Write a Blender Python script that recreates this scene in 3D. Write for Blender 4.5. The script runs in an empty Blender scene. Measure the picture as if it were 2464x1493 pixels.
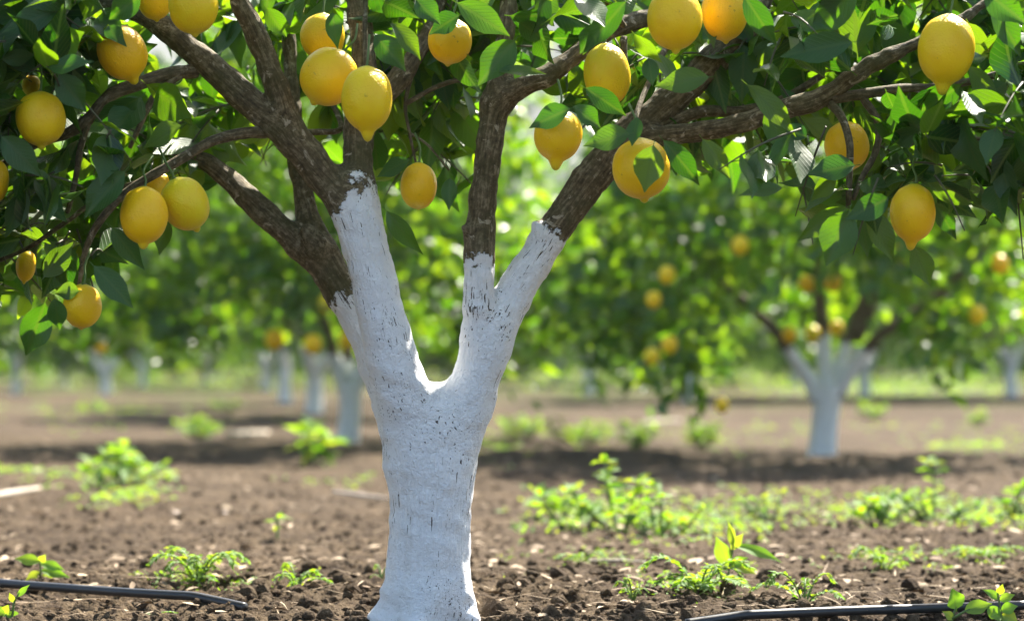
import bpy, math, random
import numpy as np
from mathutils import Vector, Matrix

SEED = 7
random.seed(SEED); rng = np.random.default_rng(SEED)
sc = bpy.context.scene
COL = sc.collection

# ------------------------------------------------------------------ camera
LENS, SENSOR, CAMH, HORIZ = 85.0, 36.0, 0.476, 855.0
K = SENSOR / LENS / 2463.0                       # metres per picture unit per metre of depth

def W(px, py, Y):
    return np.array([(px - 1231.5) * K * Y, Y, CAMH - (py - HORIZ) * K * Y])

def GY(py):
    return CAMH / (K * (py - HORIZ))

cam_d = bpy.data.cameras.new('camera')
cam = bpy.data.objects.new('camera', cam_d); COL.objects.link(cam)
cam.location = (0, 0, CAMH); cam.rotation_euler = (math.pi / 2, 0, 0)
cam_d.lens = LENS; cam_d.sensor_width = SENSOR
cam_d.shift_y = (HORIZ - 746.5) / 2463.0
cam_d.clip_start = 0.05; cam_d.clip_end = 3000
cam_d.dof.use_dof = True; cam_d.dof.focus_distance = 4.27; cam_d.dof.aperture_fstop = 2.9
sc.camera = cam

# ------------------------------------------------------------------ light
SUN_EL, SUN_AZ = math.radians(50), math.radians(30)
world = bpy.data.worlds.new('World'); sc.world = world; world.use_nodes = True
nt = world.node_tree; nt.nodes.clear()
sky = nt.nodes.new('ShaderNodeTexSky'); sky.sky_type = 'NISHITA'; sky.sun_disc = False
sky.sun_elevation = SUN_EL; sky.sun_rotation = SUN_AZ; sky.dust_density = 2.0
bg = nt.nodes.new('ShaderNodeBackground'); bg.inputs[1].default_value = 0.085
wo = nt.nodes.new('ShaderNodeOutputWorld')
nt.links.new(sky.outputs[0], bg.inputs[0]); nt.links.new(bg.outputs[0], wo.inputs[0])
sl = bpy.data.lights.new('sun', 'SUN'); sl.energy = 5.0; sl.angle = math.radians(0.5); sl.color = (1.0, 0.93, 0.82)
so = bpy.data.objects.new('sun', sl); COL.objects.link(so)
sdir = Vector((math.sin(SUN_AZ) * math.cos(SUN_EL), math.cos(SUN_AZ) * math.cos(SUN_EL), math.sin(SUN_EL)))
so.rotation_euler = sdir.to_track_quat('Z', 'Y').to_euler(); so.location = (6, 10, 14)
sc.view_settings.view_transform = 'Standard'; sc.view_settings.look = 'None'
sc.view_settings.exposure = 2.2; sc.view_settings.gamma = 1.0
sc.render.engine = 'CYCLES'
sc.cycles.use_denoising = True
sc.cycles.max_bounces = 7; sc.cycles.diffuse_bounces = 4; sc.cycles.glossy_bounces = 2
sc.cycles.transmission_bounces = 4; sc.cycles.sample_clamp_indirect = 6.0

# ------------------------------------------------------------------ noise
def _hash(ix, iy, seed):
    h = (ix.astype(np.int64) * 374761393 + iy.astype(np.int64) * 668265263 + seed * 1442695041) & 0xffffffff
    h = ((h ^ (h >> 13)) * 1274126177) & 0xffffffff
    h = ((h ^ (h >> 16)) * 2246822519) & 0xffffffff
    return ((h ^ (h >> 15)) & 0xffffff) / float(0xffffff)

def vnoise(x, y, seed=0):
    x0 = np.floor(x); y0 = np.floor(y); fx = x - x0; fy = y - y0
    fx = fx * fx * fx * (fx * (fx * 6 - 15) + 10); fy = fy * fy * fy * (fy * (fy * 6 - 15) + 10)
    a = _hash(x0, y0, seed); b = _hash(x0 + 1, y0, seed); c = _hash(x0, y0 + 1, seed); d = _hash(x0 + 1, y0 + 1, seed)
    return (a * (1 - fx) + b * fx) * (1 - fy) + (c * (1 - fx) + d * fx) * fy - 0.5

def worley(x, y, seed=0):
    x0 = np.floor(x); y0 = np.floor(y); best = np.full(x.shape, 9.0); hid = np.zeros(x.shape)
    for i in (-1, 0, 1):
        for j in (-1, 0, 1):
            cx = x0 + i; cy = y0 + j
            d = (cx + _hash(cx, cy, seed) - x) ** 2 + (cy + _hash(cx, cy, seed + 1) - y) ** 2
            m = d < best; best = np.where(m, d, best); hid = np.where(m, _hash(cx, cy, seed + 2), hid)
    return np.sqrt(best), hid

def ground_h(x, y):
    x = np.asarray(x, float); y = np.asarray(y, float)
    h = 0.035 * vnoise(x * 0.9 + 3, y * 0.8, 1) + 0.02 * vnoise(x * 2.6, y * 2.6, 2)
    near = np.clip((16 - y) / 8, 0.25, 1)
    # berms left by hoeing along the tree rows
    h = h + 0.05 * np.exp(-((y - 11.2 - 0.35 * vnoise(x * 0.8, 0 * y, 5)) / 0.28) ** 2) * (0.6 + vnoise(x * 3.1, y * 3, 6))
    h = h + 0.05 * np.exp(-((y - 19.0) / 0.5) ** 2) + 0.05 * np.exp(-((y - 26.0) / 0.6) ** 2)
    wx = x + 0.018 * vnoise(x * 24, y * 24, 3); wy = y + 0.018 * vnoise(x * 24, y * 24, 4)
    w1, h1 = worley(wx * 13, wy * 13, 11); w2, h2 = worley(wx * 33, wy * 33, 21)
    rough = 0.5 + 1.0 * np.clip(vnoise(x * 1.7, y * 1.7, 9) + 0.35, 0, 1)
    rough = rough * np.where(y < 5.3, 1.3, 1.0)
    rg = 1 - 2 * np.abs(vnoise(wx * 17, wy * 17, 14)); rg2 = 1 - 2 * np.abs(vnoise(wx * 41, wy * 41, 15))
    h = h + near * rough * 0.009 * np.clip(0.55 - w2, 0, 1) * h2
    h = h + near * rough * (0.012 * rg + 0.008 * rg2 + 0.009 * vnoise(x * 66, y * 66, 12) + 0.005 * vnoise(x * 120, y * 120, 13) - .012)
    d2 = (x + 0.15) ** 2 + (y - 4.4) ** 2
    return h * np.clip(0.35 + d2 / 0.25, 0, 1) - 0.004

def gz(x, y):
    return float(ground_h(np.array([x]), np.array([y]))[0])

def ground_at(px, py):
    Y = GY(py); x = (px - 1231.5) * K * Y
    return np.array([x, Y, gz(x, Y)])

# ------------------------------------------------------------------ object helpers
def new_mesh(name, verts, faces, mat=None, parent=None, smooth=True, uvs=None, attrs=None, mats=None, midx=None):
    me = bpy.data.meshes.new(name)
    V = np.asarray(verts, np.float32).reshape(-1, 3)
    if isinstance(faces, np.ndarray):
        nf, k = faces.shape
        me.vertices.add(len(V)); me.vertices.foreach_set('co', V.ravel())
        me.loops.add(nf * k); me.loops.foreach_set('vertex_index', faces.astype(np.int32).ravel())
        me.polygons.add(nf); me.polygons.foreach_set('loop_start', np.arange(0, nf * k, k, dtype=np.int32))
        me.update(calc_edges=True)
    else:
        me.from_pydata([tuple(map(float, v)) for v in V], [], [tuple(int(i) for i in f) for f in faces])
    me.validate(clean_customdata=False)
    if uvs is not None:
        li = np.zeros(len(me.loops), np.int32); me.loops.foreach_get('vertex_index', li)
        ul = me.uv_layers.new(name='UVMap'); ul.data.foreach_set('uv', np.asarray(uvs, np.float32)[li].ravel())
    for an, (ty, data) in (attrs or {}).items():
        at = me.attributes.new(an, ty, 'POINT')
        at.data.foreach_set('vector' if ty == 'FLOAT_VECTOR' else 'value', np.asarray(data, np.float32).ravel())
    me.polygons.foreach_set('use_smooth', np.full(len(me.polygons), smooth))
    if mat: me.materials.append(mat)
    o = bpy.data.objects.new(name, me); COL.objects.link(o)
    if parent: o.parent = parent
    return o

def tag(o, label=None, cat=None, group=None, kind=None):
    if label: o['label'] = label
    if cat: o['category'] = cat
    if group: o['group'] = group
    if kind: o['kind'] = kind
    return o

def empty(name, loc, label, cat, group=None, rz=0.0, s=1.0):
    o = bpy.data.objects.new(name, None); COL.objects.link(o)
    o.location = tuple(map(float, loc)); o.rotation_euler = (0, 0, rz); o.scale = (s, s, s)
    o.empty_display_size = 0.1
    return tag(o, label, cat, group)

def norm(v):
    v = np.asarray(v, float); return v / (np.linalg.norm(v, axis=-1, keepdims=True) + 1e-12)

def catmull(P, sub):
    P = np.asarray(P, float); n = len(P)
    if n < 3 or sub < 2:
        t = np.linspace(0, n - 1, (n - 1) * max(sub, 1) + 1); i = np.minimum(t.astype(int), n - 2); f = (t - i)[:, None]
        return P[i] * (1 - f) + P[i + 1] * f
    E = np.vstack([2 * P[0] - P[1], P, 2 * P[-1] - P[-2]]); out = []
    for i in range(n - 1):
        a, b, c, d = E[i:i + 4]
        for s in range(sub):
            t = s / sub
            out.append(0.5 * (2 * b + (c - a) * t + (2 * a - 5 * b + 4 * c - d) * t * t + (3 * b - a - 3 * c + d) * t ** 3))
    out.append(P[-1]); return np.array(out)

class Tubes:
    """collects tapering tubes into one mesh, with bark coordinates and a whitewash distance"""
    def __init__(self): self.V = []; self.F = []; self.co = []; self.pa = []; self.n = 0
    def add(self, pts, rad, sides=7, sub=3, paint=None, wob=0.0, off=None):
        P = catmull(np.column_stack([np.asarray(pts, float), np.asarray(rad, float)]), sub)
        C = P[:, :3]; R = np.maximum(P[:, 3], 1e-4); m = len(C)
        T = norm(np.gradient(C, axis=0)); s = np.r_[0, np.cumsum(np.linalg.norm(np.diff(C, axis=0), axis=1))]
        ref = np.array([0.0, 0, 1]) if abs(T[0][2]) < 0.9 else np.array([1.0, 0, 0])
        N = norm(np.cross(T[0], ref)); off = rng.random(3) * 3 if off is None else off
        rings = []
        for i in range(m):
            N = norm(N - T[i] * np.dot(N, T[i])); B = np.cross(T[i], N)
            a = np.arange(sides) * 2 * math.pi / sides
            r = R[i] * (1 + wob * (rng.random(sides) - 0.5))
            perp = (np.cos(a)[:, None] * N + np.sin(a)[:, None] * B) * r[:, None]
            self.V.append(C[i] + perp); self.co.append(perp + T[i] * s[i] * 0.115 + off)
            self.pa.append(np.full(sides, -0.3 if paint is None else np.clip(paint - s[i], -0.3, 0.3)))
        for i in range(m - 1):
            b = self.n + i * sides
            for j in range(sides):
                k = (j + 1) % sides; self.F.append((b + j, b + k, b + sides + k, b + sides + j))
        self.n += m * sides
        for end, c in ((0, C[0]), (m - 1, C[-1])):
            self.V.append(c[None]); self.co.append(np.zeros((1, 3)) + off); self.pa.append(self.pa[end - m if end == 0 else -1][:1])
            b = self.n - (self.n - 0) + 0
            self.n += 1
            base = self.n - 1 - (1 if end else 0) - m * sides + end * sides
            for j in range(sides):
                k = (j + 1) % sides
                f = (base + k, base + j, self.n - 1) if end == 0 else (base + j, base + k, self.n - 1)
                self.F.append(f + (f[2],))
    def build(self, name, mat, parent=None, origin=None):
        V = np.vstack(self.V)
        if origin is not None: V = V - np.asarray(origin)
        F = [f[:3] if f[2] == f[3] else f for f in self.F]
        return new_mesh(name, V, F, mat, parent, attrs={'bark_co': ('FLOAT_VECTOR', np.vstack(self.co)), 'paint': ('FLOAT', np.concatenate(self.pa))})

# ------------------------------------------------------------------ leaves
def leaf_template(rows, cols, curl, fold, wave, ph, tipw=1.0):
    ts = np.r_[-0.12, np.linspace(0, 1, rows)] if rows > 4 else np.linspace(0, 1, rows)
    js = np.linspace(-1, 1, cols); V = []; U = []
    for t in ts:
        if t < 0: w = 0.03
        else:
            w = max(0.0, math.sin(math.pi * min(1, t) ** 0.9)) ** 0.85 * (1 - 0.12 * t)
            if t > 0.6: w *= 1 - 0.45 * math.sin((t - 0.6) / 0.4 * math.pi * .5) ** 1.3
            w = max(w, 0.025)
        for j in js:
            y = 0.5 * w * j
            z = -curl * max(t, 0) ** 2; zf = 1.1 * fold * abs(y) + 1.7 * wave * math.sin(7 * t + ph + (1.5 if j > 0 else 0)) * abs(y)
            V.append((t, y, z, zf)); U.append((0.5 + y, max(t, 0)))
    F = []
    for i in range(len(ts) - 1):
        for j in range(cols - 1):
            a = i * cols + j; F.append((a, a + 1, a + cols + 1, a + cols))
    return np.array(V), np.array(F), np.array(U)

HI = [leaf_template(9, 5, c, f, w, p) for c, f, w, p in
      ((0.12, 0.25, 0.10, 0), (0.28, 0.35, 0.14, 1), (0.02, 0.45, 0.16, 2), (-0.12, 0.2, 0.12, 3), (0.4, 0.3, 0.2, 4))]
LO = [leaf_template(4, 3, c, f, 0, 0) for c, f in ((0.15, 0.3), (0.3, 0.45), (-0.05, 0.2))]

class Leaves:
    def __init__(self, tmpl): self.t = tmpl; self.items = [[] for _ in tmpl]
    def add(self, pos, d, n, L, Wd, v=None):
        v = random.randrange(len(self.t)) if v is None else v
        self.items[v].append((*pos, *d, *n, L, Wd))
    def count(self): return sum(map(len, self.items))
    def build(self, name, mat, parent=None, origin=None, **kw):
        VV = []; FF = []; UU = []; base = 0
        for (V, F, U), it in zip(self.t, self.items):
            if not it: continue
            A = np.array(it); P = A[:, 0:3]; D = norm(A[:, 3:6]); N = A[:, 6:9]
            N = norm(N - D * np.sum(N * D, 1, keepdims=True)); S = np.cross(N, D); L = A[:, 9]; B = A[:, 10]
            X = (P[:, None] + D[:, None] * (V[None, :, 0:1] * L[:, None, None]) + S[:, None] * (V[None, :, 1:2] * B[:, None, None])
                 + N[:, None] * (V[None, :, 2:3] * L[:, None, None] + V[None, :, 3:4] * B[:, None, None]))
            m = len(A); nv = len(V)
            VV.append(X.reshape(-1, 3)); UU.append(np.tile(U, (m, 1)))
            FF.append((F[None] + (np.arange(m) * nv)[:, None, None] + base).reshape(-1, 4)); base += m * nv
        V = np.vstack(VV)
        if origin is not None: V = V - np.asarray(origin)
        return new_mesh(name, V, np.vstack(FF), mat, parent, uvs=np.vstack(UU), **kw)

def rdir():
    v = rng.normal(size=3); return v / np.linalg.norm(v)

# ------------------------------------------------------------------ materials
class NB:
    def __init__(self, name):
        self.m = bpy.data.materials.new(name); self.m.use_nodes = True; self.t = self.m.node_tree; self.t.nodes.clear()
        self.out = self.t.nodes.new('ShaderNodeOutputMaterial')
    def n(self, ty, props=None, **inp):
        nd = self.t.nodes.new(ty)
        for k, v in (props or {}).items(): setattr(nd, k, v)
        for k, v in inp.items():
            k = int(k[1:]) if k[0] == 'i' and k[1:].isdigit() else k.replace('_', ' ')
            self.set(nd.inputs[k], v)
        return nd
    def set(self, sock, v):
        if hasattr(v, 'bl_idname') and hasattr(v, 'outputs'): self.t.links.new(v.outputs[0], sock)
        elif hasattr(v, 'is_output'): self.t.links.new(v, sock)
        else:
            if isinstance(v, tuple) and len(v) == 3 and sock.type == 'RGBA': v = v + (1,)
            sock.default_value = v
    def math(self, op, a, b=0.0, c=None, clamp=False):
        nd = self.n('ShaderNodeMath', {'operation': op, 'use_clamp': clamp}, i0=a, i1=b)
        if c is not None: self.set(nd.inputs[2], c)
        return nd.outputs[0]
    def mix(self, f, a, b):
        nd = self.n('ShaderNodeMix', {'data_type': 'RGBA'}); self.set(nd.inputs[0], f); self.set(nd.inputs[6], a); self.set(nd.inputs[7], b)
        return nd.outputs[2]
    def ramp(self, f, stops, interp='LINEAR'):
        nd = self.n('ShaderNodeValToRGB', i0=f); cr = nd.color_ramp; cr.interpolation = interp
        while len(cr.elements) < len(stops): cr.elements.new(0.5)
        for e, (p, c) in zip(cr.elements, stops):
            e.position = p; e.color = (c if isinstance(c, tuple) else (c, c, c)) + (1,)
        return nd.outputs[0]
    def noise(self, vec, scale, detail=3.0, rough=0.55, dist=0.0):
        nd = self.n('ShaderNodeTexNoise', Scale=scale, Detail=detail, Roughness=rough, Distortion=dist)
        if vec is not None: self.set(nd.inputs['Vector'], vec)
        return nd.outputs[0]
    def bump(self, h, strength, dist, nrm=None):
        nd = self.n('ShaderNodeBump', Height=h, Strength=strength, Distance=dist)
        if nrm is not None: self.set(nd.inputs['Normal'], nrm)
        return nd.outputs[0]
    def done(self, sh): self.set(self.out.inputs[0], sh); return self.m

def leaf_material(name, stops, trans, under, tfac=0.42, rough=0.36, veins=True):
    b = NB(name); uv = b.n('ShaderNodeUVMap'); sp = b.n('ShaderNodeSeparateXYZ', i0=uv)
    geo = b.n('ShaderNodeNewGeometry'); rnd = geo.outputs['Random Per Island']
    a = b.math('ABSOLUTE', b.math('SUBTRACT', sp.outputs[0], 0.5))
    mid = b.math('LESS_THAN', a, 0.042)
    w = b.math('SINE', b.math('MULTIPLY', b.math('SUBTRACT', sp.outputs[1], b.math('MULTIPLY', a, 0.75)), 62.0))
    vein = b.math('MULTIPLY', b.math('POWER', b.math('MAXIMUM', w, 0.0), 4.0), 0.5)
    vm = b.math('MAXIMUM', mid, vein) if veins else mid
    col = b.ramp(rnd, stops)
    tex = b.noise(b.n('ShaderNodeTexCoord').outputs['Object'], 45, 3)
    col = b.mix(b.math('MULTIPLY', tex, 0.45), col, b.mix(0.5, col, (0.04, 0.075, 0.006)))
    col = b.mix(b.math('MULTIPLY', vm, 0.6), col, (0.11, 0.20, 0.035))
    col2 = b.mix(geo.outputs['Backfacing'], col, under)
    rgh = b.math('ADD', b.math('MULTIPLY', geo.outputs['Backfacing'], 0.22), rough)
    bm = b.bump(b.math('ADD', b.math('MULTIPLY', vm, -1.0), tex), 0.4, 0.002)
    p = b.n('ShaderNodeBsdfPrincipled', Base_Color=col2, Roughness=rgh, Normal=bm)
    p.inputs['Specular IOR Level'].default_value = 0.45
    tcol = b.mix(b.math('MULTIPLY', vm, 0.4), b.ramp(rnd, trans), (0.20, 0.30, 0.02))
    tr = b.n('ShaderNodeBsdfTranslucent', Color=tcol, Normal=bm)
    mx = b.n('ShaderNodeMixShader', i0=tfac, i1=p, i2=tr)
    return b.done(mx)

M_LEAF = leaf_material('lemon_leaf', [(0, (0.004, 0.028, 0.006)), (0.5, (0.007, 0.042, 0.006)), (0.85, (0.02, 0.07, 0.006)), (1, (0.07, 0.14, 0.012))],
                       [(0, (0.03, 0.13, 0.003)), (0.3, (0.08, 0.25, 0.003)), (0.6, (0.20, 0.42, 0.004)), (1, (0.40, 0.60, 0.006))], (0.03, 0.08, 0.015), rough=0.30)
M_LEAF_SHADE = leaf_material('shade_toned_lemon_leaf', [(0, (0.004, 0.026, 0.007)), (0.6, (0.007, 0.042, 0.008)), (1, (0.018, 0.065, 0.007))],  # darker copy of the leaf for the front layer, shade put into its colour
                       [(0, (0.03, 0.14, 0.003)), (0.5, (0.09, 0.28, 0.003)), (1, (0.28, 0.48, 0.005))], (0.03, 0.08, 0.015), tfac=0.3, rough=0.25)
M_LEAFB = leaf_material('orchard_leaf', [(0, (0.004, 0.030, 0.008)), (0.5, (0.009, 0.048, 0.007)), (0.85, (0.025, 0.08, 0.008)), (1, (0.09, 0.17, 0.014))],
                        [(0, (0.08, 0.24, 0.004)), (0.5, (0.18, 0.38, 0.004)), (1, (0.38, 0.56, 0.006))], (0.055, 0.12, 0.03), tfac=0.48, rough=0.22, veins=False)
M_WEED = leaf_material('weed_leaf', [(0, (0.045, 0.14, 0.014)), (0.6, (0.08, 0.19, 0.018)), (1, (0.15, 0.22, 0.025))],
                       [(0, (0.20, 0.44, 0.012)), (0.6, (0.34, 0.54, 0.014)), (1, (0.48, 0.54, 0.02))], (0.14, 0.26, 0.06), tfac=0.45, rough=0.45)

def stem_material(name, c):
    b = NB(name); n = b.noise(b.n('ShaderNodeTexCoord').outputs['Object'], 60)
    return b.done(b.n('ShaderNodeBsdfPrincipled', Base_Color=b.mix(n, c, tuple(x * 0.6 for x in c)), Roughness=0.6))
M_STEM = stem_material('green_stem', (0.10, 0.17, 0.03)); M_TWIG = stem_material('twig_bark', (0.075, 0.075, 0.03))

def bark_material():
    b = NB('whitewashed_bark')
    co = b.n('ShaderNodeAttribute', {'attribute_name': 'bark_co'}).outputs['Vector']
    pa = b.n('ShaderNodeAttribute', {'attribute_name': 'paint'}).outputs['Fac']
    ob = b.n('ShaderNodeTexCoord').outputs['Object']
    n1 = b.math('ADD', b.math('MULTIPLY', b.noise(co, 190, 5, 0.7), 0.55), b.math('MULTIPLY', b.noise(ob, 85, 4, 0.65), 0.45)); n2 = b.noise(co, 340, 3, 0.6); n3 = b.noise(ob, 14, 3); n4 = b.noise(ob, 38, 5, 0.65, 0.8)
    bark = b.ramp(n1, [(0.34, (0.020, 0.014, 0.007)), (0.5, (0.105, 0.082, 0.043)), (0.64, (0.28, 0.23, 0.145))])
    bark = b.mix(b.ramp(n3, [(0.45, 0.0), (0.7, 0.6)]), bark, (0.06, 0.06, 0.02))
    bark = b.mix(b.ramp(n4, [(0.60, 0.0), (0.66, 0.8)]), bark, (0.40, 0.35, 0.26))
    ridge = b.math('ADD', b.math('MULTIPLY', n1, 1.0), b.math('MULTIPLY', n2, 0.5))
    # lime wash
    e1 = b.noise(ob, 42, 4, 0.62); e2 = b.noise(co, 160, 3, 0.6)
    edge = b.math('ADD', pa, b.math('ADD', b.math('MULTIPLY', b.math('SUBTRACT', e1, 0.5), 0.13), b.math('MULTIPLY', b.math('SUBTRACT', e2, 0.5), 0.025)))
    mask = b.ramp(b.math('MULTIPLY_ADD', edge, 60.0, 0.5), [(0.3, 0.0), (0.7, 1.0)])
    f1 = b.noise(co, 300, 2, 0.5, 0.3); f2 = b.noise(ob, 10, 3, 0.6); f3 = b.noise(co, 560, 2, 0.5)
    thr = b.math('SUBTRACT', 0.704, b.math('MULTIPLY', b.math('SUBTRACT', f2, 0.47), 0.5))
    fl = b.math('GREATER_THAN', f1, thr)
    thr2 = b.math('SUBTRACT', 0.745, b.math('MULTIPLY', b.math('SUBTRACT', f2, 0.47), 0.45))
    fl2 = b.math('GREATER_THAN', f3, thr2)
    fleck = b.math('MAXIMUM', fl, b.math('MULTIPLY', fl2, 0.75))
    white = b.mix(b.noise(ob, 9, 4), (0.78, 0.79, 0.80), (0.88, 0.88, 0.88))
    white = b.mix(b.math('MULTIPLY', b.ramp(b.noise(co, 30, 4), [(0.55, 0.0), (0.8, 0.35)]), 1.0), white, (0.62, 0.60, 0.55))
    paint = b.mix(fleck, white, (0.085, 0.065, 0.045))
    col = b.mix(mask, bark, paint)
    brush = b.math('ADD', b.noise(ob, 130, 4, 0.65, 1.2), b.math('MULTIPLY', b.noise(co, 230, 3), 0.9))
    hp = b.math('SUBTRACT', b.math('MULTIPLY', brush, 0.8), b.math('MULTIPLY', fleck, 0.8))
    hgt = b.math('ADD', b.math('MULTIPLY', mask, b.math('ADD', hp, 0.6)), b.math('MULTIPLY', b.math('SUBTRACT', 1.0, mask), b.math('MULTIPLY', ridge, 0.6)))
    bm = b.bump(hgt, 1.0, 0.0075)
    p = b.n('ShaderNodeBsdfPrincipled', Base_Color=col, Roughness=0.8, Normal=bm); p.inputs['Specular IOR Level'].default_value = 0.25
    return b.done(p)
M_BARK = bark_material()

def lemon_material():
    b = NB('lemon_rind'); tc = b.n('ShaderNodeTexCoord'); g = tc.outputs['Generated']; ob = tc.outputs['Object']
    r = b.n('ShaderNodeObjectInfo').outputs['Random']
    col = b.ramp(r, [(0, (0.84, 0.48, 0.003)), (0.5, (0.84, 0.54, 0.004)), (1, (0.72, 0.58, 0.010))])
    n = b.noise(ob, 24, 4); col = b.mix(b.ramp(n, [(0.4, 0.0), (0.75, 0.45)]), col, (0.72, 0.36, 0.006))
    z = b.n('ShaderNodeSeparateXYZ', i0=g).outputs[2]
    ends = b.ramp(z, [(0.0, 0.8), (0.09, 0.25), (0.2, 0.0), (0.94, 0.0), (1.0, 0.6)])
    col = b.mix(ends, col, (0.45, 0.42, 0.03))
    sp = b.ramp(b.noise(ob, 75, 2, 0.6), [(0.70, 0.0), (0.74, 0.55)]); col = b.mix(sp, col, (0.33, 0.2, 0.02))
    v = b.n('ShaderNodeTexVoronoi', Vector=ob, Scale=230.0)
    h = b.math('ADD', b.math('MINIMUM', v.outputs['Distance'], 0.5), b.math('MULTIPLY', b.noise(ob, 55, 3), 1.6))
    bm = b.bump(h, 0.6, 0.002)
    p = b.n('ShaderNodeBsdfPrincipled', Base_Color=col, Roughness=0.40, Normal=bm)
    p.inputs['Subsurface Weight'].default_value = 0.25; p.inputs['Subsurface Radius'].default_value = (1.0, 0.6, 0.1); p.inputs['Subsurface Scale'].default_value = 0.012
    p.inputs['Specular IOR Level'].default_value = 0.32
    return b.done(p)
M_LEMON = lemon_material()

def soil_material(name='soil', dark=1.0):
    b = NB(name); ob = b.n('ShaderNodeTexCoord').outputs['Object']
    n1 = b.noise(ob, 2.2, 5, 0.6); n2 = b.noise(ob, 34, 5, 0.65); n3 = b.noise(ob, 170, 3, 0.6)
    c = b.ramp(n1, [(0.3, (0.046, 0.033, 0.020)), (0.7, (0.115, 0.083, 0.050))])
    c = b.mix(b.ramp(n2, [(0.35, 0.8), (0.6, 0.0)]), c, (0.028, 0.018, 0.012))
    c = b.mix(b.ramp(n3, [(0.6, 0.0), (0.75, 0.55)]), c, (0.20, 0.145, 0.09))
    far = b.n('ShaderNodeSeparateXYZ', i0=ob).outputs[1]
    gp = b.math('MULTIPLY', b.ramp(b.noise(ob, 0.5, 4, 0.6), [(0.46, 0.0), (0.6, 0.8)]), b.ramp(b.math('DIVIDE', far, 60.0), [(0.3, 0.0), (0.6, 1.0)]))
    c = b.mix(gp, c, (0.07, 0.115, 0.022))
    bm = b.bump(b.math('ADD', n2, b.math('MULTIPLY', n3, 0.6)), 0.9, 0.012)
    p = b.n('ShaderNodeBsdfPrincipled', Base_Color=c, Roughness=0.95, Normal=bm); p.inputs['Specular IOR Level'].default_value = 0.1
    return b.done(p)
M_SOIL = soil_material()

def simple(name, c1, c2, scale=30, rough=0.7, bump=0.3, island=False):
    b = NB(name); ob = b.n('ShaderNodeTexCoord').outputs['Object']; n = b.noise(ob, scale, 4)
    f = b.n('ShaderNodeNewGeometry').outputs['Random Per Island'] if island else n
    return b.done(b.n('ShaderNodeBsdfPrincipled', Base_Color=b.mix(f, c1, c2), Roughness=rough, Normal=b.bump(n, bump, 0.004)))
M_PIPE = simple('black_polythene', (0.012, 0.013, 0.014), (0.03, 0.03, 0.03), 40, 0.38, 0.15)
M_STRAW = simple('dry_litter', (0.16, 0.10, 0.05), (0.40, 0.31, 0.20), 60, 0.8, 0.2, True)
M_STONE = simple('pale_stone', (0.40, 0.31, 0.23), (0.6, 0.52, 0.43), 60, 0.85, 0.5)
M_WOOD = simple('grey_stick', (0.34, 0.28, 0.21), (0.5, 0.44, 0.36), 50, 0.8, 0.4)
M_HILL = simple('hill_scrub', (0.055, 0.07, 0.055), (0.12, 0.125, 0.10), 0.08, 0.95, 0.2)

# ------------------------------------------------------------------ ground
def axis(segs):
    out = [segs[0][0]]
    for a, b_, s0, s1 in segs:
        x = a
        while x < b_ - 1e-9:
            t = (x - a) / (b_ - a); x = min(b_, x + s0 + (s1 - s0) * t); out.append(x)
    return np.array(out)
ys = axis([(-6, 3.6, 0.5, 0.05), (3.6, 4.15, 0.03, 0.006), (4.15, 5.3, 0.0052, 0.006), (5.3, 9, 0.006, 0.02), (9, 14, 0.022, 0.06), (14, 40, 0.06, 0.5), (40, 140, 0.6, 6), (140, 700, 10, 80)])
xh = axis([(0, 1.02, 0.0062, 0.0062), (1.02, 2.0, 0.007, 0.02), (2.0, 4, 0.025, 0.07), (4, 14, 0.09, 0.6), (14, 60, 1, 5), (60, 400, 8, 60)])
xs = np.r_[-xh[:0:-1], xh]
XX, YY = np.meshgrid(xs, ys)
ZZ = ground_h(XX, YY)
nx, ny = len(xs), len(ys)
idx = np.arange(nx * ny).reshape(ny, nx)
GF = np.stack([idx[:-1, :-1], idx[:-1, 1:], idx[1:, 1:], idx[1:, :-1]], -1).reshape(-1, 4)
tag(new_mesh('soil_ground', np.stack([XX, YY, ZZ], -1).reshape(-1, 3), GF, M_SOIL), 'brown hoed orchard soil between the rows of lemon trees', 'ground', kind='structure')

# far hill
hx = np.linspace(-420, 420, 90); hyv = np.linspace(0, 1, 16)
HV = []; 
for t in hyv:
    for x in hx:
        crest = 58 + 16 * math.sin(x * 0.012 + 1.0) + 8 * math.sin(x * 0.031) + 3 * math.sin(x * 0.11)
        HV.append((x, 260 + 160 * t, -2 + crest * math.sin(t * math.pi * 0.5) + 2.5 * math.sin(x * 0.2 + t * 9)))
hi = np.arange(90 * 16).reshape(16, 90)
tag(new_mesh('hill', HV, np.stack([hi[:-1, :-1], hi[:-1, 1:], hi[1:, 1:], hi[1:, :-1]], -1).reshape(-1, 4), M_HILL), 'pale grey green hillside far beyond the orchard', 'hill', kind='structure')

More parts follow.
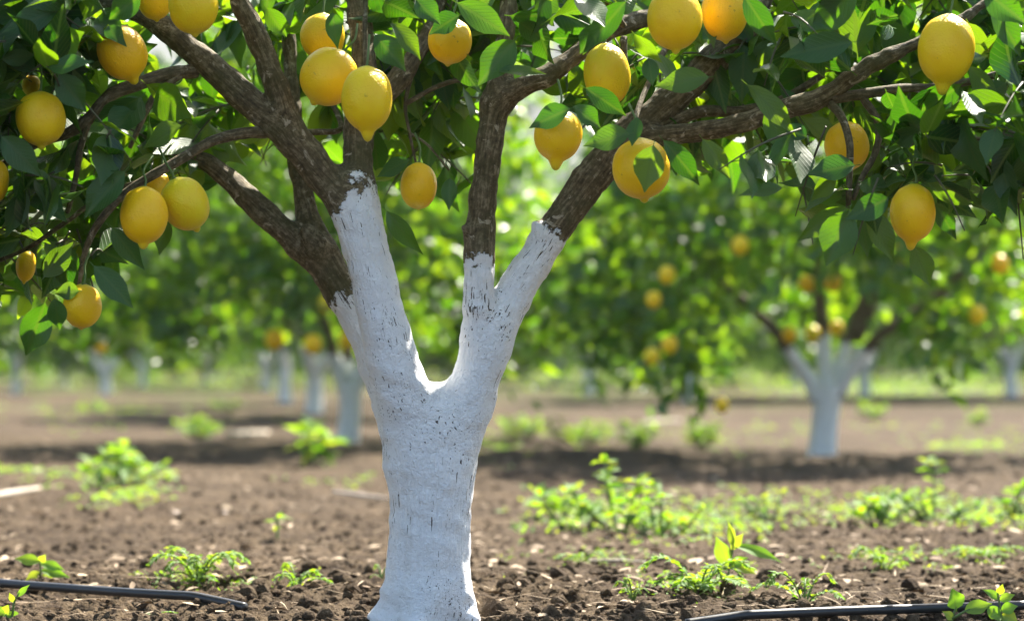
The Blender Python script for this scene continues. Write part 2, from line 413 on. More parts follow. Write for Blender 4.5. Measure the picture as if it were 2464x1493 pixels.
# ------------------------------------------------------------------ main tree: limbs (picture points x, y, radius, depth offset)
Y0 = 4.40
LIMBS = {
 'T':  ([(1020, 1512, 112, 0), (1026, 1470, 106, 0), (1030, 1400, 101, 0), (1033, 1300, 98, 0), (1036, 1200, 99, 0), (1036, 1120, 100, 0), (1037, 1060, 98, 0), (1040, 1015, 88, 0)], 'all'),
 'A':  ([(1004, 1110, 76, -.01), (992, 1030, 75, -.02), (968, 945, 69, -.035), (940, 850, 62, -.045), (914, 745, 58, -.05), (893, 650, 54, -.05), (872, 570, 53, -.045), (860, 500, 50, -.04), (858, 455, 44, -.04)], (858, 446)),
 'A1': ([(868, 545, 44, -.04), (825, 478, 43, -.04), (765, 402, 42, -.045), (692, 322, 41, -.05), (618, 262, 37, -.05), (540, 190, 35, -.05), (462, 122, 32, -.04), (395, 68, 29, -.03), (325, 30, 25, 0), (255, -5, 24, .05)], (846, 506)),
 'A2': ([(858, 480, 43, -.03), (860, 420, 39, -.02), (860, 340, 38, 0), (866, 270, 35, .02), (875, 190, 30, .05), (872, 90, 26, .08), (850, -30, 22, .12)], (860, 452)),
 'A2b': ([(866, 300, 28, .01), (905, 250, 26, .03), (955, 195, 23, .05), (1005, 125, 20, .07), (1045, 50, 18, .1), (1070, -30, 16, .14)], 'none'),
 'A3': ([(705, 330, 30, -.05), (690, 275, 28, -.06), (664, 205, 27, -.07), (640, 140, 25, -.08), (607, 65, 25, -.09), (578, 0, 22, -.1), (556, -70, 19, -.1)], 'none'),
 'B':  ([(992, 1100, 62, .05), (950, 980, 53, .07), (906, 860, 49, .085), (868, 770, 48, .095), (832, 715, 46, .10), (801, 665, 44, .10), (772, 622, 41, .10), (722, 590, 33, .10), (668, 542, 28, .10), (602, 480, 26, .11), (535, 415, 25, .12), (480, 380, 22, .13), (425, 355, 18, .15), (370, 340, 18, .17)], (842, 702)),
 'B1': ([(775, 610, 32, .10), (752, 552, 30, .11), (735, 480, 26, .13), (722, 410, 23, .15), (712, 330, 20, .17), (703, 230, 18, .2), (694, 120, 16, .24), (690, 0, 14, .28)], 'none'),
 'C':  ([(1066, 1110, 76, 0), (1093, 1045, 69, 0), (1125, 970, 63, 0), (1148, 900, 58, 0), (1165, 850, 57, 0), (1178, 810, 54, 0)], 'all'),
 'C1': ([(1158, 870, 44, 0), (1152, 800, 38, -.01), (1150, 735, 36, -.02), (1152, 640, 35, -.02), (1154, 580, 36, -.02), (1160, 490, 34, -.02), (1169, 400, 34, -.02), (1184, 300, 34, -.01), (1199, 225, 33, 0), (1206, 150, 27, .01), (1216, 80, 23, .03), (1228, -20, 20, .06)], (1152, 622)),
 'C1b': ([(1192, 255, 30, 0), (1232, 225, 27, -.02), (1270, 203, 24, -.03), (1325, 178, 22, -.02), (1385, 132, 21, 0), (1440, 90, 22, .02), (1500, 62, 21, .05), (1575, 38, 19, .08), (1660, 5, 16, .1)], 'none'),
 'C2': ([(1172, 840, 48, 0), (1205, 765, 49, .01), (1240, 700, 46, .02), (1278, 640, 43, .03), (1328, 562, 42, .04), (1382, 485, 43, .05), (1432, 418, 44, .06), (1490, 352, 43, .07), (1550, 295, 42, .08), (1612, 245, 41, .09), (1672, 192, 39, .1), (1735, 132, 36, .11), (1795, 65, 32, .12), (1845, -20, 28, .14)], (1332, 556)),
 'C3': ([(1530, 335, 26, .06), (1620, 324, 22, .03), (1700, 313, 24, .0), (1790, 294, 25, -.03), (1870, 266, 25, -.05), (1945, 248, 25, -.06), (2000, 222, 24, -.07), (2065, 178, 24, -.08), (2130, 138, 22, -.08), (2200, 106, 18, -.08), (2290, 60, 15, -.08), (2380, 0, 13, -.05)], 'none'),
 'S1': ([(1135, 556, 20, -.03), (1117, 548, 9, -.05)], 'none'), 'S2': ([(1305, 560, 22, .02), (1288, 541, 9, .02)], 'none'),
 'S3': ([(762, 590, 30, .07), (738, 556, 18, .07)], 'none'), 'S4': ([(1042, 1000, 40, .0), (1046, 966, 20, .0)], 'all'),
 'R1': ([(985, 1440, 60, -.02), (925, 1500, 30, -.03), (895, 1530, 20, -.03)], 'all'), 'R2': ([(1070, 1440, 60, -.02), (1105, 1490, 34, -.03), (1130, 1530, 20, -.03)], 'all'),
 'R3': ([(1020, 1450, 60, -.03), (1010, 1500, 45, -.07), (1005, 1530, 30, -.1)], 'all'),
}
ROOT = np.array([(1024 - 1231.5) * K * Y0, Y0, 0.0])
limb3 = {}
for nm, (pts, pt) in LIMBS.items():
    C = np.array([np.r_[W(x, y, Y0 + dy), r * K * (Y0 + dy)] for x, y, r, dy in pts])
    S = catmull(C, 5)
    s = np.r_[0, np.cumsum(np.linalg.norm(np.diff(S[:, :3], axis=0), axis=1))]
    if pt == 'all': pv = np.full(len(S), 0.3)
    elif pt == 'none': pv = np.full(len(S), -0.3)
    else:
        q = W(pt[0], pt[1], Y0); i = np.argmin(np.linalg.norm((S[:, :3] - q)[:, [0, 2]], axis=1)); pv = np.clip(s[i] - s, -0.3, 0.3)
    limb3[nm] = (S, s, pv)

H = 0.0045
lo = np.array([-1.02, 4.18, -0.06]); hi_ = np.array([0.95, 4.78, 1.22])
dims = np.ceil((hi_ - lo) / H).astype(int)
D = np.full(tuple(dims), 0.12, np.float32)
ax = [lo[i] + H * np.arange(dims[i]) for i in range(3)]
for nm, (S, s, pv) in limb3.items():
    k = 0.012 if nm[0] == 'S' else (0.03 if nm in ('A', 'B', 'C', 'T') else 0.022)
    if nm[0] == 'R': k = 0.035
    mg = 0.05
    a = np.clip(np.floor((S[:, :3].min(0) - S[:, 3].max() - mg - lo) / H).astype(int), 0, dims - 1)
    e = np.clip(np.ceil((S[:, :3].max(0) + S[:, 3].max() + mg - lo) / H).astype(int), 0, dims)
    if np.any(e - a < 2): continue
    L = np.full(tuple(e - a), 0.12, np.float32)
    for i in range(len(S) - 1):
        p0, p1 = S[i, :3], S[i + 1, :3]; r0, r1 = S[i, 3], S[i + 1, 3]; R = max(r0, r1) + mg
        aa = np.clip(np.floor((np.minimum(p0, p1) - R - lo) / H).astype(int), a, e); ee = np.clip(np.ceil((np.maximum(p0, p1) + R - lo) / H).astype(int), a, e)
        if np.any(ee - aa < 1): continue
        gx = ax[0][aa[0]:ee[0]][:, None, None]; gy = ax[1][aa[1]:ee[1]][None, :, None]; gzz = ax[2][aa[2]:ee[2]][None, None, :]
        d = p1 - p0; l2 = d @ d + 1e-12
        t = np.clip(((gx - p0[0]) * d[0] + (gy - p0[1]) * d[1] + (gzz - p0[2]) * d[2]) / l2, 0, 1)
        dist = np.sqrt((gx - p0[0] - t * d[0]) ** 2 + (gy - p0[1] - t * d[1]) ** 2 + (gzz - p0[2] - t * d[2]) ** 2) - (r0 + (r1 - r0) * t)
        sl_ = tuple(slice(aa[j] - a[j], ee[j] - a[j]) for j in range(3))
        L[sl_] = np.minimum(L[sl_], dist)
    gs = tuple(slice(a[j], e[j]) for j in range(3)); G = D[gs]
    h = np.maximum(k - np.abs(G - L), 0) / k
    D[gs] = np.where(L < 0.1, np.minimum(G, L) - h * h * k * 0.25, G)

def surface_nets(F, lo, h):
    ins = F < 0; nx, ny, nz = F.shape
    cnt = np.zeros((nx - 1, ny - 1, nz - 1), np.int8)
    for i in (0, 1):
        for j in (0, 1):
            for k in (0, 1): cnt += ins[i:nx - 1 + i, j:ny - 1 + j, k:nz - 1 + k]
    cells = np.argwhere((cnt > 0) & (cnt < 8)); vid = np.full(cnt.shape, -1, np.int32); vid[tuple(cells.T)] = np.arange(len(cells))
    acc = np.zeros((len(cells), 3)); num = np.zeros(len(cells)); cs = [(i, j, k) for i in (0, 1) for j in (0, 1) for k in (0, 1)]
    for u in cs:
        for v in cs:
            if sum(abs(u[q] - v[q]) for q in range(3)) != 1 or u > v: continue
            a = F[tuple((cells + u).T)]; b = F[tuple((cells + v).T)]; m = (a < 0) != (b < 0)
            t = np.where(m, a / np.where(m, a - b, 1), 0)
            acc += np.where(m[:, None], np.array(u) + t[:, None] * (np.array(v) - np.array(u)), 0); num += m
    V = lo + (cells + acc / num[:, None]) * h
    faces = []
    for d in range(3):
        o1, o2 = (d + 1) % 3, (d + 2) % 3
        sa = [slice(None)] * 3; sb = [slice(None)] * 3; sa[d] = slice(0, -1); sb[d] = slice(1, None)
        A = ins[tuple(sa)]; B = ins[tuple(sb)]; E = np.argwhere(A != B)
        E = E[(E[:, o1] > 0) & (E[:, o2] > 0) & (E[:, o1] < F.shape[o1] - 1) & (E[:, o2] < F.shape[o2] - 1)]
        fl = A[tuple(E.T)]; q = []
        for x1, x2 in ((-1, -1), (0, -1), (0, 0), (-1, 0)):
            c = E.copy(); c[:, o1] += x1; c[:, o2] += x2; q.append(vid[tuple(c.T)])
        Q = np.stack(q, 1); Q[~fl] = Q[~fl][:, ::-1]; faces.append(Q)
    return V, np.vstack(faces)
TV, TF = surface_nets(D, lo, H)
del D
# bark coordinates, whitewash distance
best = np.full(len(TV), 1e9); segs = []
for nm, (S, s, pv) in limb3.items():
    if nm[0] in 'SR': continue
    segs.append((S, s, pv))
SD = np.full((len(segs), len(TV)), 9.0); CO = np.zeros((len(segs), len(TV), 3)); PA = np.zeros((len(segs), len(TV)))
for q, (S, s, pv) in enumerate(segs):
    T = norm(np.gradient(S[:, :3], axis=0)); base = 0.3 if q else 0.0
    for i in range(len(S) - 1):
        p0 = S[i, :3]; d = S[i + 1, :3] - p0; t = np.clip((TV - p0) @ d / (d @ d + 1e-12), 0, 1)
        ap = p0 + t[:, None] * d; perp = TV - ap; dd = np.linalg.norm(perp, axis=1) - (S[i, 3] + t * (S[i + 1, 3] - S[i, 3]))
        m = dd < SD[q]; SD[q][m] = dd[m]
        CO[q][m] = (perp + ap * 0.115)[m]; PA[q][m] = (pv[i] + t * (pv[i + 1] - pv[i]))[m]
wgt = np.exp(-(SD - SD.min(0)) / 0.006); wgt /= wgt.sum(0)
tco = (CO * wgt[:, :, None]).sum(0); tpa = (PA * wgt).sum(0)
# surface lumps
def n3(P, sc_, seed):
    return (vnoise(P[:, 0] * sc_ + P[:, 1] * sc_ * 0.37, P[:, 2] * sc_, seed) + vnoise(P[:, 1] * sc_ + 5, P[:, 2] * sc_ + P[:, 0] * sc_ * 0.41, seed + 1))
cen = TV * 0
ringn = np.zeros_like(TV)
e1 = TV[TF[:, 2]] - TV[TF[:, 0]]; e2 = TV[TF[:, 3]] - TV[TF[:, 1]]; fn = np.cross(e1, e2)
for j in range(4): np.add.at(ringn, TF[:, j], fn)
ringn = norm(ringn)
lump = np.where(tpa < 0, 0.005, 0.002) * n3(TV, 16, 31) + 0.003 * n3(TV, 45, 33) + np.where(tpa < 0, 0.0012, 0.0008) * n3(tco * 1.0, 130, 35) + 0.0012 * n3(TV, 110, 37)
TV = TV + ringn * lump[:, None]
base_m = np.clip(1 - TV[:, 2] / 0.05, 0, 1); TV = TV + ringn * (base_m * 0.012 * n3(TV, 40, 41))[:, None]

tpa = np.minimum(tpa, (TV[:, 2] + 0.012) * 1.2)
tree = empty('lemon_tree', ROOT, 'large lemon tree in sharp focus with whitewashed forked trunk rising from the soil', 'tree')
new_mesh('trunk', TV - ROOT, TF, M_BARK, tree, attrs={'bark_co': ('FLOAT_VECTOR', tco), 'paint': ('FLOAT', tpa)})

THIN = [
 [(640, 318, 15, -.05), (575, 322, 14, -.08), (505, 342, 12, -.1), (432, 385, 12, -.12), (350, 432, 11, -.14), (285, 480, 10, -.15), (235, 540, 9, -.16), (205, 605, 7, -.17), (190, 685, 5, -.18)],
 [(470, 172, 17, -.04), (405, 178, 16, -.08), (325, 205, 16, -.12), (268, 228, 16, -.14), (215, 285, 15, -.15), (165, 320, 13, -.15), (90, 345, 11, -.12), (0, 400, 9, -.1), (-90, 440, 8, -.1)],
 [(215, 285, 9, -.15), (195, 350, 8, -.16), (182, 430, 7, -.17), (160, 520, 6, -.18)],
 [(432, 182, 10, -.07), (375, 225, 9, -.1), (342, 290, 7, -.12), (312, 355, 5, -.14)],
 [(350, 432, 7, -.14), (250, 470, 6, -.1), (150, 540, 6, -.08), (60, 600, 5, -.06), (-40, 640, 5, -.05)],
 [(2000, 238, 14, -.07), (2080, 226, 13, -.06), (2165, 213, 11, -.04), (2250, 210, 10, -.02), (2360, 190, 9, 0), (2480, 150, 8, 0)],
 [(1998, 250, 11, -.07), (2026, 285, 10, -.1), (2044, 350, 9, -.12), (2043, 425, 8, -.13), (2040, 500, 6, -.14)],
 [(2075, 235, 10, -.06), (2112, 295, 9, -.08), (2106, 365, 8, -.1), (2072, 430, 7, -.12), (2052, 480, 5, -.13)],
 [(1590, 310, 17, .07), (1680, 270, 15, .08), (1775, 268, 13, .1), (1880, 240, 11, .12), (1980, 180, 9, .14)],
 [(2463, 340, 7, -.05), (2370, 335, 6, -.08), (2280, 340, 5, -.1)], [(2372, 336, 6, -.08), (2420, 390, 5, -.1), (2450, 440, 4, -.12)],
 [(1000, 390, 3, .02), (985, 320, 4, .03), (975, 250, 5, .05), (990, 180, 6, .06)],
 [(985, 320, 3, .03), (1030, 350, 3, .03), (1080, 410, 2, .02)], [(975, 250, 6, .05), (1060, 205, 6, .06), (1140, 185, 6, .05)],
 [(880, -20, 6, -.2), (878, 80, 6, -.22), (880, 165, 5, -.23)],
 [(1500, 62, 8, .02), (1470, 20, 8, -.06), (1440, -40, 8, -.1)], [(1480, 250, 6, -.02), (1500, 180, 7, -.02), (1500, 90, 9, 0)],
 [(1535, 340, 5, -.2), (1530, 280, 6, -.18), (1560, 200, 7, -.1), (1600, 120, 8, -.02), (1650, 60, 9, .05)],
 [(255, -5, 20, .05), (150, -60, 17, .02), (20, -90, 14, 0), (-160, -110, 11, 0)], [(690, 320, 9, -.05), (760, 318, 8, .0), (820, 310, 7, .08), (800, 250, 6, .15)],
]
for pts in THIN:
    tb = Tubes(); tb.add([W(x, y, Y0 + d) for x, y, r, d in pts], [r * K * Y0 for x, y, r, d in pts], 9, 5, wob=0.12)
    tb.build('branch', M_BARK, tree, ROOT)
# limbs carrying the crown above
UP = [((-0.52, 4.45, 1.16), (-0.8, 4.5, 1.5), (-1.0, 4.55, 1.9), .014), ((-0.28, 4.55, 1.2), (-0.25, 4.6, 1.7), (-0.1, 4.7, 2.3), .016), ((0.0, 4.47, 1.16), (0.05, 4.55, 1.7), (0.3, 4.5, 2.3), .014),
      ((0.47, 4.55, 1.2), (0.7, 4.6, 1.6), (1.0, 4.6, 2.0), .02), ((-0.75, 4.45, 1.13), (-1.15, 4.45, 1.25), (-1.5, 4.5, 1.5), .014), ((0.88, 4.35, 1.12), (1.2, 4.4, 1.3), (1.5, 4.5, 1.6), .010), ((-0.51, 4.3, 1.17), (-0.6, 4.2, 1.6), (-0.5, 4.1, 2.2), .013)]
for a, b_, c, r in UP:
    tb = Tubes(); tb.add([a, b_, c], [r, r * 0.8, r * 0.4], 7, 4); tb.build('branch', M_BARK, tree, ROOT)

# ------------------------------------------------------------------ lemons on the main tree
# x, y, width, height, tilt (deg, positive = tip swings right), depth, nipple, label
LEM = [
 (372, 2, 86, 104, 6, 4.28, .5, 'lemon half hidden behind the bigger lemon at the top of the long brown limb'),
 (465, 16, 121, 150, 4, 4.14, .5, 'big lemon cut by the top edge, hanging across the long brown limb'),
 (297, 134, 116, 150, 22, 4.16, .9, 'smooth lemon with tip swung sideways, above the thin side branch, dark leaf on top'),
 (98, 290, 118, 142, 2, 4.12, .6, 'plump speckled lemon hanging alone near the left edge with a leaf on its shoulder'),
 (76, 208, 46, 56, 0, 4.36, .5, 'small patch of a lemon showing behind leaves just above the speckled lemon'),
 (-18, 438, 80, 118, 0, 4.12, .5, 'lemon cut off by the left edge of the view'),
 (346, 524, 116, 154, 0, 4.10, .8, 'front lemon of the pair hanging low in the left foliage, tip straight down'),
 (447, 494, 116, 142, 24, 4.17, .6, 'lemon behind its twin in the low left pair, tip turned outwards'),
 (378, 450, 58, 80, -10, 4.30, .5, 'lemon mostly covered, peeping out above the low left pair'),
 (62, 642, 48, 84, -6, 4.38, .7, 'sliver of bright lemon among dark leaves above the lowest left lemon'),
 (198, 738, 92, 112, -4, 4.13, .35, 'lowest lemon on the tree, hanging at the tip of the drooping left branch'),
 (776, 92, 106, 120, 0, 4.36, .5, 'rear lemon of the central three, its face crossed by a dark leaf'),
 (789, 188, 136, 152, -30, 4.22, .5, 'round tilted lemon of the central three, sunlit along its top'),
 (883, 250, 124, 184, 1, 4.08, 1.2, 'long front lemon of the central three, nipple pointing down over the brown limb'),
 (1082, 102, 108, 118, -6, 4.24, .5, 'lemon near the top centre with a leaf draped on its shoulder'),
 (1007, 448, 90, 116, 0, 4.34, .2, 'pale round lemon hanging low in the open gap between the white limbs'),
 (1460, 184, 114, 160, 4, 4.28, .5, 'lemon crossed by a dark leaf, above the pointed lemon'),
 (1341, 336, 118, 152, -4, 4.12, 1.4, 'sharply pointed lemon between two leaves over the gap beside the upright limb'),
 (1543, 410, 138, 158, 6, 4.10, .6, 'wide lemon with a dark leaf hanging down its front, at the sloping limb'),
 (1623, 50, 132, 164, 2, 4.06, .6, 'large front lemon of the pair cut by the top edge'),
 (1742, 36, 108, 142, 4, 4.14, .5, 'lemon tucked behind the large one in the pair at the top edge'),
 (2275, 132, 138, 196, -5, 4.05, 1.2, 'largest lemon, softly blurred with a long nipple, at the upper right'),
 (2037, 354, 106, 126, 8, 4.38, .5, 'lemon behind a thin hanging twig, lower half covered by a dark leaf'),
 (2195, 522, 111, 162, -3, 4.12, 1.2, 'lowest lemon on the right side with collar at the top and long tip'),
]
def lemon_mesh(nipple, seed, seg=28, rings=30):
    V = []; r_ = np.random.default_rng(seed); ph = r_.random(4) * 6.28; yt = 1.0
    nb = 0.115 * nipple; zc = nb / 2; b_ = (1 - nb) / 2
    for i in range(rings + 1):
        z = 0.5 * math.cos(i / rings * math.pi); q = (z - zc) / b_
        rb = 0.5 * max(0.0, 1 - q * q) ** 0.47 if abs(q) < 1 else 0.0
        if z > 0.4: rb = max(rb * (1 - .25 * (z - .4) / .1), 0.001)
        rn = (0.058 + 0.62 * (z + .5)) * min(1.0, max(0, (z + .5) / 0.03)) ** .5 if z < -.2 else 0.0
        rn *= min(1, .55 + .5 * nipple); kk = .07
        hh = max(kk - abs(rb - rn), 0) / kk
        r = max(rb, rn) + hh * hh * kk * .25 * (1 if z > -.47 else max(0, (z + .5) / .03)) if z < -.1 else rb
        if i in (0, rings): r = 0.0005
        for j in range(seg):
            a = j / seg * 2 * math.pi
            w = 1 + 0.018 * math.sin(2 * a + ph[0] + 2 * z) + 0.012 * math.sin(3 * a + ph[1] + 5 * z) + 0.012 * math.sin(5 * a + ph[2] - 7 * z)
            V.append((r * w * math.cos(a), r * w * math.sin(a), z))
    F = []
    for i in range(rings):
        for j in range(seg):
            k = (j + 1) % seg; F.append((i * seg + j, (i + 1) * seg + j, (i + 1) * seg + k, i * seg + k))
    V = np.array(V); V[:, 2] -= (V[:, 2].max() + V[:, 2].min()) / 2; V[:, 2] /= np.ptp(V[:, 2])
    return V, np.array(F)

for i, (x, y, w, h, tilt, Y, nip, lab) in enumerate(LEM):
    V, F = lemon_mesh(nip, i); sw = w * K * Y; sh = h * K * Y
    R = np.array(Matrix.Rotation(-math.radians(tilt), 3, 'Y')) @ np.array(Matrix.Rotation(math.radians(rng.uniform(-8, 12)), 3, 'X'))
    V = (V * np.array([sw, sw, sh])); c = W(x, y, Y)
    o = new_mesh('lemon', V, F, M_LEMON); o.location = c; o.rotation_euler = Matrix(R).to_euler()
    tag(o, lab, 'lemon', 'lemons on the whitewashed tree')
    tb = Tubes(); t0 = sh * 0.485
    tb.add([(0, 0, t0 - .002), (0.002, 0.002, t0 + 0.012), (rng.uniform(-.006, .006), 0.012, t0 + 0.032), (rng.uniform(-.01, .01), 0.03, t0 + 0.06)], [.0026, .002, .002, .0022], 7, 3)
    tb.build('stalk', M_STEM, o)
    tb = Tubes(); tb.add([(0, 0, t0 - .003), (0, 0, t0 + .0005), (0, 0, t0 + .003)], [.007, .006, .002], 8, 1, wob=.5); tb.build('calyx', M_STEM, o)

# ------------------------------------------------------------------ leaves of the main tree
front = Leaves(HI); back = Leaves(HI); twigs = Tubes()
HERO = [  # base x,y  tip x,y  width  depth  tilt of the face (0 = faces the viewer), variant
 (1100, 8, 1228, 84, 66, 4.06, .5, 0), (1238, 98, 1150, 206, 78, 4.10, .2, 2), (1198, 172, 1312, 168, 40, 4.08, .9, 0), (1104, 38, 1030, 80, 56, 4.14, .5, 0),
 (940, 58, 1024, 134, 52, 4.12, .6, 1), (902, 84, 976, 172, 62, 4.16, .1, 2), (1505, 5, 1394, 124, 58, 4.04, .3, 1), (2050, 102, 1876, 132, 70, 4.02, .2, 0),
 (1705, 186, 1572, 204, 60, 4.05, .4, 0), (1798, 205, 1926, 316, 54, 4.06, .4, 1), (1838, 275, 1898, 374, 46, 4.12, -.2, 3), (2062, 128, 2052, -20, 100, 4.22, -.3, 2),
 (2332, 160, 2404, 276, 60, 4.10, .3, 0), (2398, 368, 2446, 520, 58, 4.06, -.2, 2), (1408, 212, 1512, 278, 50, 4.14, .3, 1), (1372, 262, 1268, 304, 58, 4.04, .5, 0),
 (1378, 256, 1446, 308, 48, 4.03, .2, 2), (1515, 322, 1402, 346, 62, 4.03, .5, 0), (1532, 282, 1522, 356, 40, 4.05, -.6, 3), (1572, 350, 1548, 462, 72, 3.99, .1, 0),
 (1596, 338, 1694, 446, 54, 4.06, .3, 1), (1690, 335, 1758, 432, 46, 4.16, -.3, 2), (1882, 452, 1778, 462, 40, 4.06, .7, 0), (2056, 398, 1942, 414, 64, 4.10, .5, 0),
 (2042, 506, 1986, 640, 88, 4.04, .1, 2), (2036, 500, 1918, 578, 54, 4.10, -.2, 1), (2076, 508, 2080, 618, 52, 4.16, -.3, 3), (2088, 500, 2156, 626, 58, 4.08, .3, 1),
 (2248, 488, 2302, 572, 42, 4.18, -.2, 1), (2196, 590, 2238, 690, 54, 4.16, -.3, 2), (2232, 440, 2376, 500, 52, 4.12, -.4, 0), (930, 508, 1008, 614, 46, 4.24, -.2, 1),
 (1082, 428, 1080, 506, 38, 4.26, .1, 2), (986, 384, 900, 424, 42, 4.28, .3, 0), (436, 302, 338, 352, 58, 4.10, .3, 0), (300, 412, 202, 524, 78, 4.05, .2, 2),
 (268, 548, 346, 648, 50, 4.10, .1, 1), (226, 640, 322, 738, 58, 4.07, .2, 0), (108, 728, 62, 856, 72, 4.06, -.3, 2), (130, 718, 146, 796, 46, 4.02, .1, 1),
 (402, 530, 386, 618, 42, 4.22, -.2, 3), (4, 328, 98, 424, 66, 4.02, .4, 0), (140, 26, 0, 74, 66, 4.04, .2, 0), (138, 178, 208, 270, 66, 4.06, .0, 2),
 (332, 236, 226, 300, 60, 4.18, -.9, 0), (262, 62, 282, 98, 40, 4.10, .2, 1), (338, -10, 262, 48, 60, 4.08, .3, 2), (1790, -10, 1868, 110, 56, 4.05, .2, 1),
 (2380, 10, 2470, 130, 60, 3.98, .2, 1), (2370, -20, 2470, 60, 70, 3.95, -.3, 2), (800, 30, 808, 112, 40, 4.20, .2, 1), (1000, 0, 1060, 60, 52, 4.10, .4, 2),
 (1440, 60, 1395, 130, 50, 4.08, .3, 2), (1300, -20, 1330, 60, 60, 4.10, .3, 0), (2010, 420, 1950, 480, 44, 4.14, -.3, 3), (2330, 316, 2250, 322, 40, 4.10, .8, 0),
 (190, 700, 130, 700, 44, 4.10, .2, 1), (640, 20, 690, 90, 46, 4.22, .1, 2), (1650, 30, 1690, 110, 46, 4.2, .1, 2), (1560, 140, 1570, 205, 40, 4.1, .3, 0),
 (2120, 560, 2100, 500, 40, 4.2, .2, 1), (2420, 200, 2340, 260, 56, 4.12, .4, 0), (2100, 300, 2180, 350, 46, 4.2, .5, 1), (1940, 330, 1880, 300, 46, 4.2, .4, 1),
]
for bx, by, tx, ty, w, Y, tilt, v in HERO:
    p0 = W(bx, by, Y); p1 = W(tx, ty, Y - 0.012 * rng.normal()); d = p1 - p0; L = np.linalg.norm(d)
    n = np.array([0, -1.0, 0]) + np.array([rng.normal() * .22, 0, tilt + rng.normal() * .12])
    front.add(p0, d, n, L, w * K * Y * 1.12, v)

YB = np.array([(-400, 700), (-200, 700), (0, 740), (60, 690), (150, 680), (230, 650), (300, 590), (350, 470), (450, 400), (560, 390), (650, 320), (740, 330), (820, 330), (900, 430), (1000, 420), (1090, 450),
               (1180, 330), (1205, 250), (1240, 150), (1300, 150), (1360, 220), (1450, 280), (1560, 330), (1700, 370), (1760, 390), (1900, 420), (2000, 500), (2100, 520), (2200, 490), (2300, 470), (2463, 490), (2800, 560)], float)
FB = np.array([(-400, 690), (0, 720), (150, 680), (230, 640), (300, 560), (345, 200), (400, -10), (800, 0), (900, 60), (1000, 110), (1180, 120), (1300, 150), (1500, 200), (1750, 260), (1900, 380), (2100, 480), (2463, 480), (2800, 540)], float)
limb_px = []
for nm, (pts, _) in LIMBS.items():
    S = catmull(np.array([p[:3] for p in pts], float), 6); S[:, 2] += 26 if nm == 'C3' else 8; limb_px.append(S)
for pts in THIN[:8]:
    S = catmull(np.array([p[:3] for p in pts], float), 6) + np.array([0, 0, 6.0]); limb_px.append(S)
LP = np.vstack(limb_px)
def clear_px(x, y, Y, pad):
    """keep the fruit and the bare limbs in view, as the tree shows them"""
    for lx, ly, w, h, _, lY, *_r in LEM:
        if Y < lY + 0.02 and ((x - lx) / (w * .5 + pad)) ** 2 + ((y - ly) / (h * .5 + pad)) ** 2 < 1: return False
    if Y < 4.47 and np.any((LP[:, 0] - x) ** 2 + (LP[:, 1] - y) ** 2 < (LP[:, 2] + pad * .6) ** 2): return False
    return True
def topx(p):
    return p[0] / (K * p[1]) + 1231.5, HORIZ - (p[2] - CAMH) / (K * p[1])
def spray(p, n, L0, check=True, droop=0.4, lv=front, twig=True):
    d = norm(np.array([rng.normal(), rng.normal() * .7, rng.normal() * .55 - droop])); Lt = rng.uniform(.07, .16)
    P = [p + d * Lt * t + np.array([0, 0, -0.03 * t * t]) for t in np.linspace(0, 1, 4)]
    ok = False
    for i in range(n):
        t = (i + .6) / n; q = P[0] * (1 - t) + P[-1] * t if t < 1 else P[-1]
        side = rdir(); ld = norm(d * .55 + side * .9 + np.array([0, 0, -.3]))
        L = L0 * rng.uniform(.55, 1.15); Wd = L * rng.uniform(.44, .58)
        tt = (q[1] - 4.4) / sdir.y; hx_ = q[0] - sdir.x * tt; hz_ = q[2] - sdir.z * tt
        if -.17 < hx_ < .03 and -.05 < hz_ < .8 and q[1] > 4.42 and rng.random() < .75: continue
        if check:
            mx, my = topx(q + ld * L * .5); pad = 38
            if not clear_px(mx, my, q[1], pad): continue
            mx, my = topx(q + ld * L * .95)
            if not clear_px(mx, my, q[1], 4): continue
            if my > np.interp(mx, YB[:, 0], YB[:, 1]) + 60: continue
        nn = np.array([0, -.15, .55]) + rdir() * .9
        lv.add(q, ld, nn, L, Wd); ok = True
    if twig and ok:
        qs = [topx(v) for v in P]
        if not check or all(clear_px(a, b_, P[0][1], 2) for a, b_ in qs): twigs.add(P, [.0022, .002, .0016, .001], 5, 2)
# sprays before the limbs
cnt = 0
while cnt < 408:
    x = rng.uniform(-350, 2800) if cnt < 250 else (rng.uniform(-350, 330) if cnt < 400 else rng.uniform(2100, 2800)); y = rng.uniform(-140, 700); Y = rng.uniform(4.02, 4.36)
    fb = np.interp(x, FB[:, 0], FB[:, 1])
    if y > fb - 20: continue
    spray(W(x, y, Y), int(rng.integers(4, 8)), .112); cnt += 1
cnt = 0
while cnt < 560:       # behind the limbs
    x = rng.uniform(-350, 2800); y = rng.uniform(-140, 720); Y = rng.uniform(4.5, 5.02)
    yb = np.interp(x, YB[:, 0], YB[:, 1])
    if y > yb - 30 - 60 * (Y - 4.5): continue
    if 1205 < x < 1330 and y > 200: continue
    if abs(x - 500) < 45 and abs(y - 95) < 45: continue
    spray(W(x, y, Y), int(rng.integers(4, 8)), .105, check=True, lv=back); cnt += 1
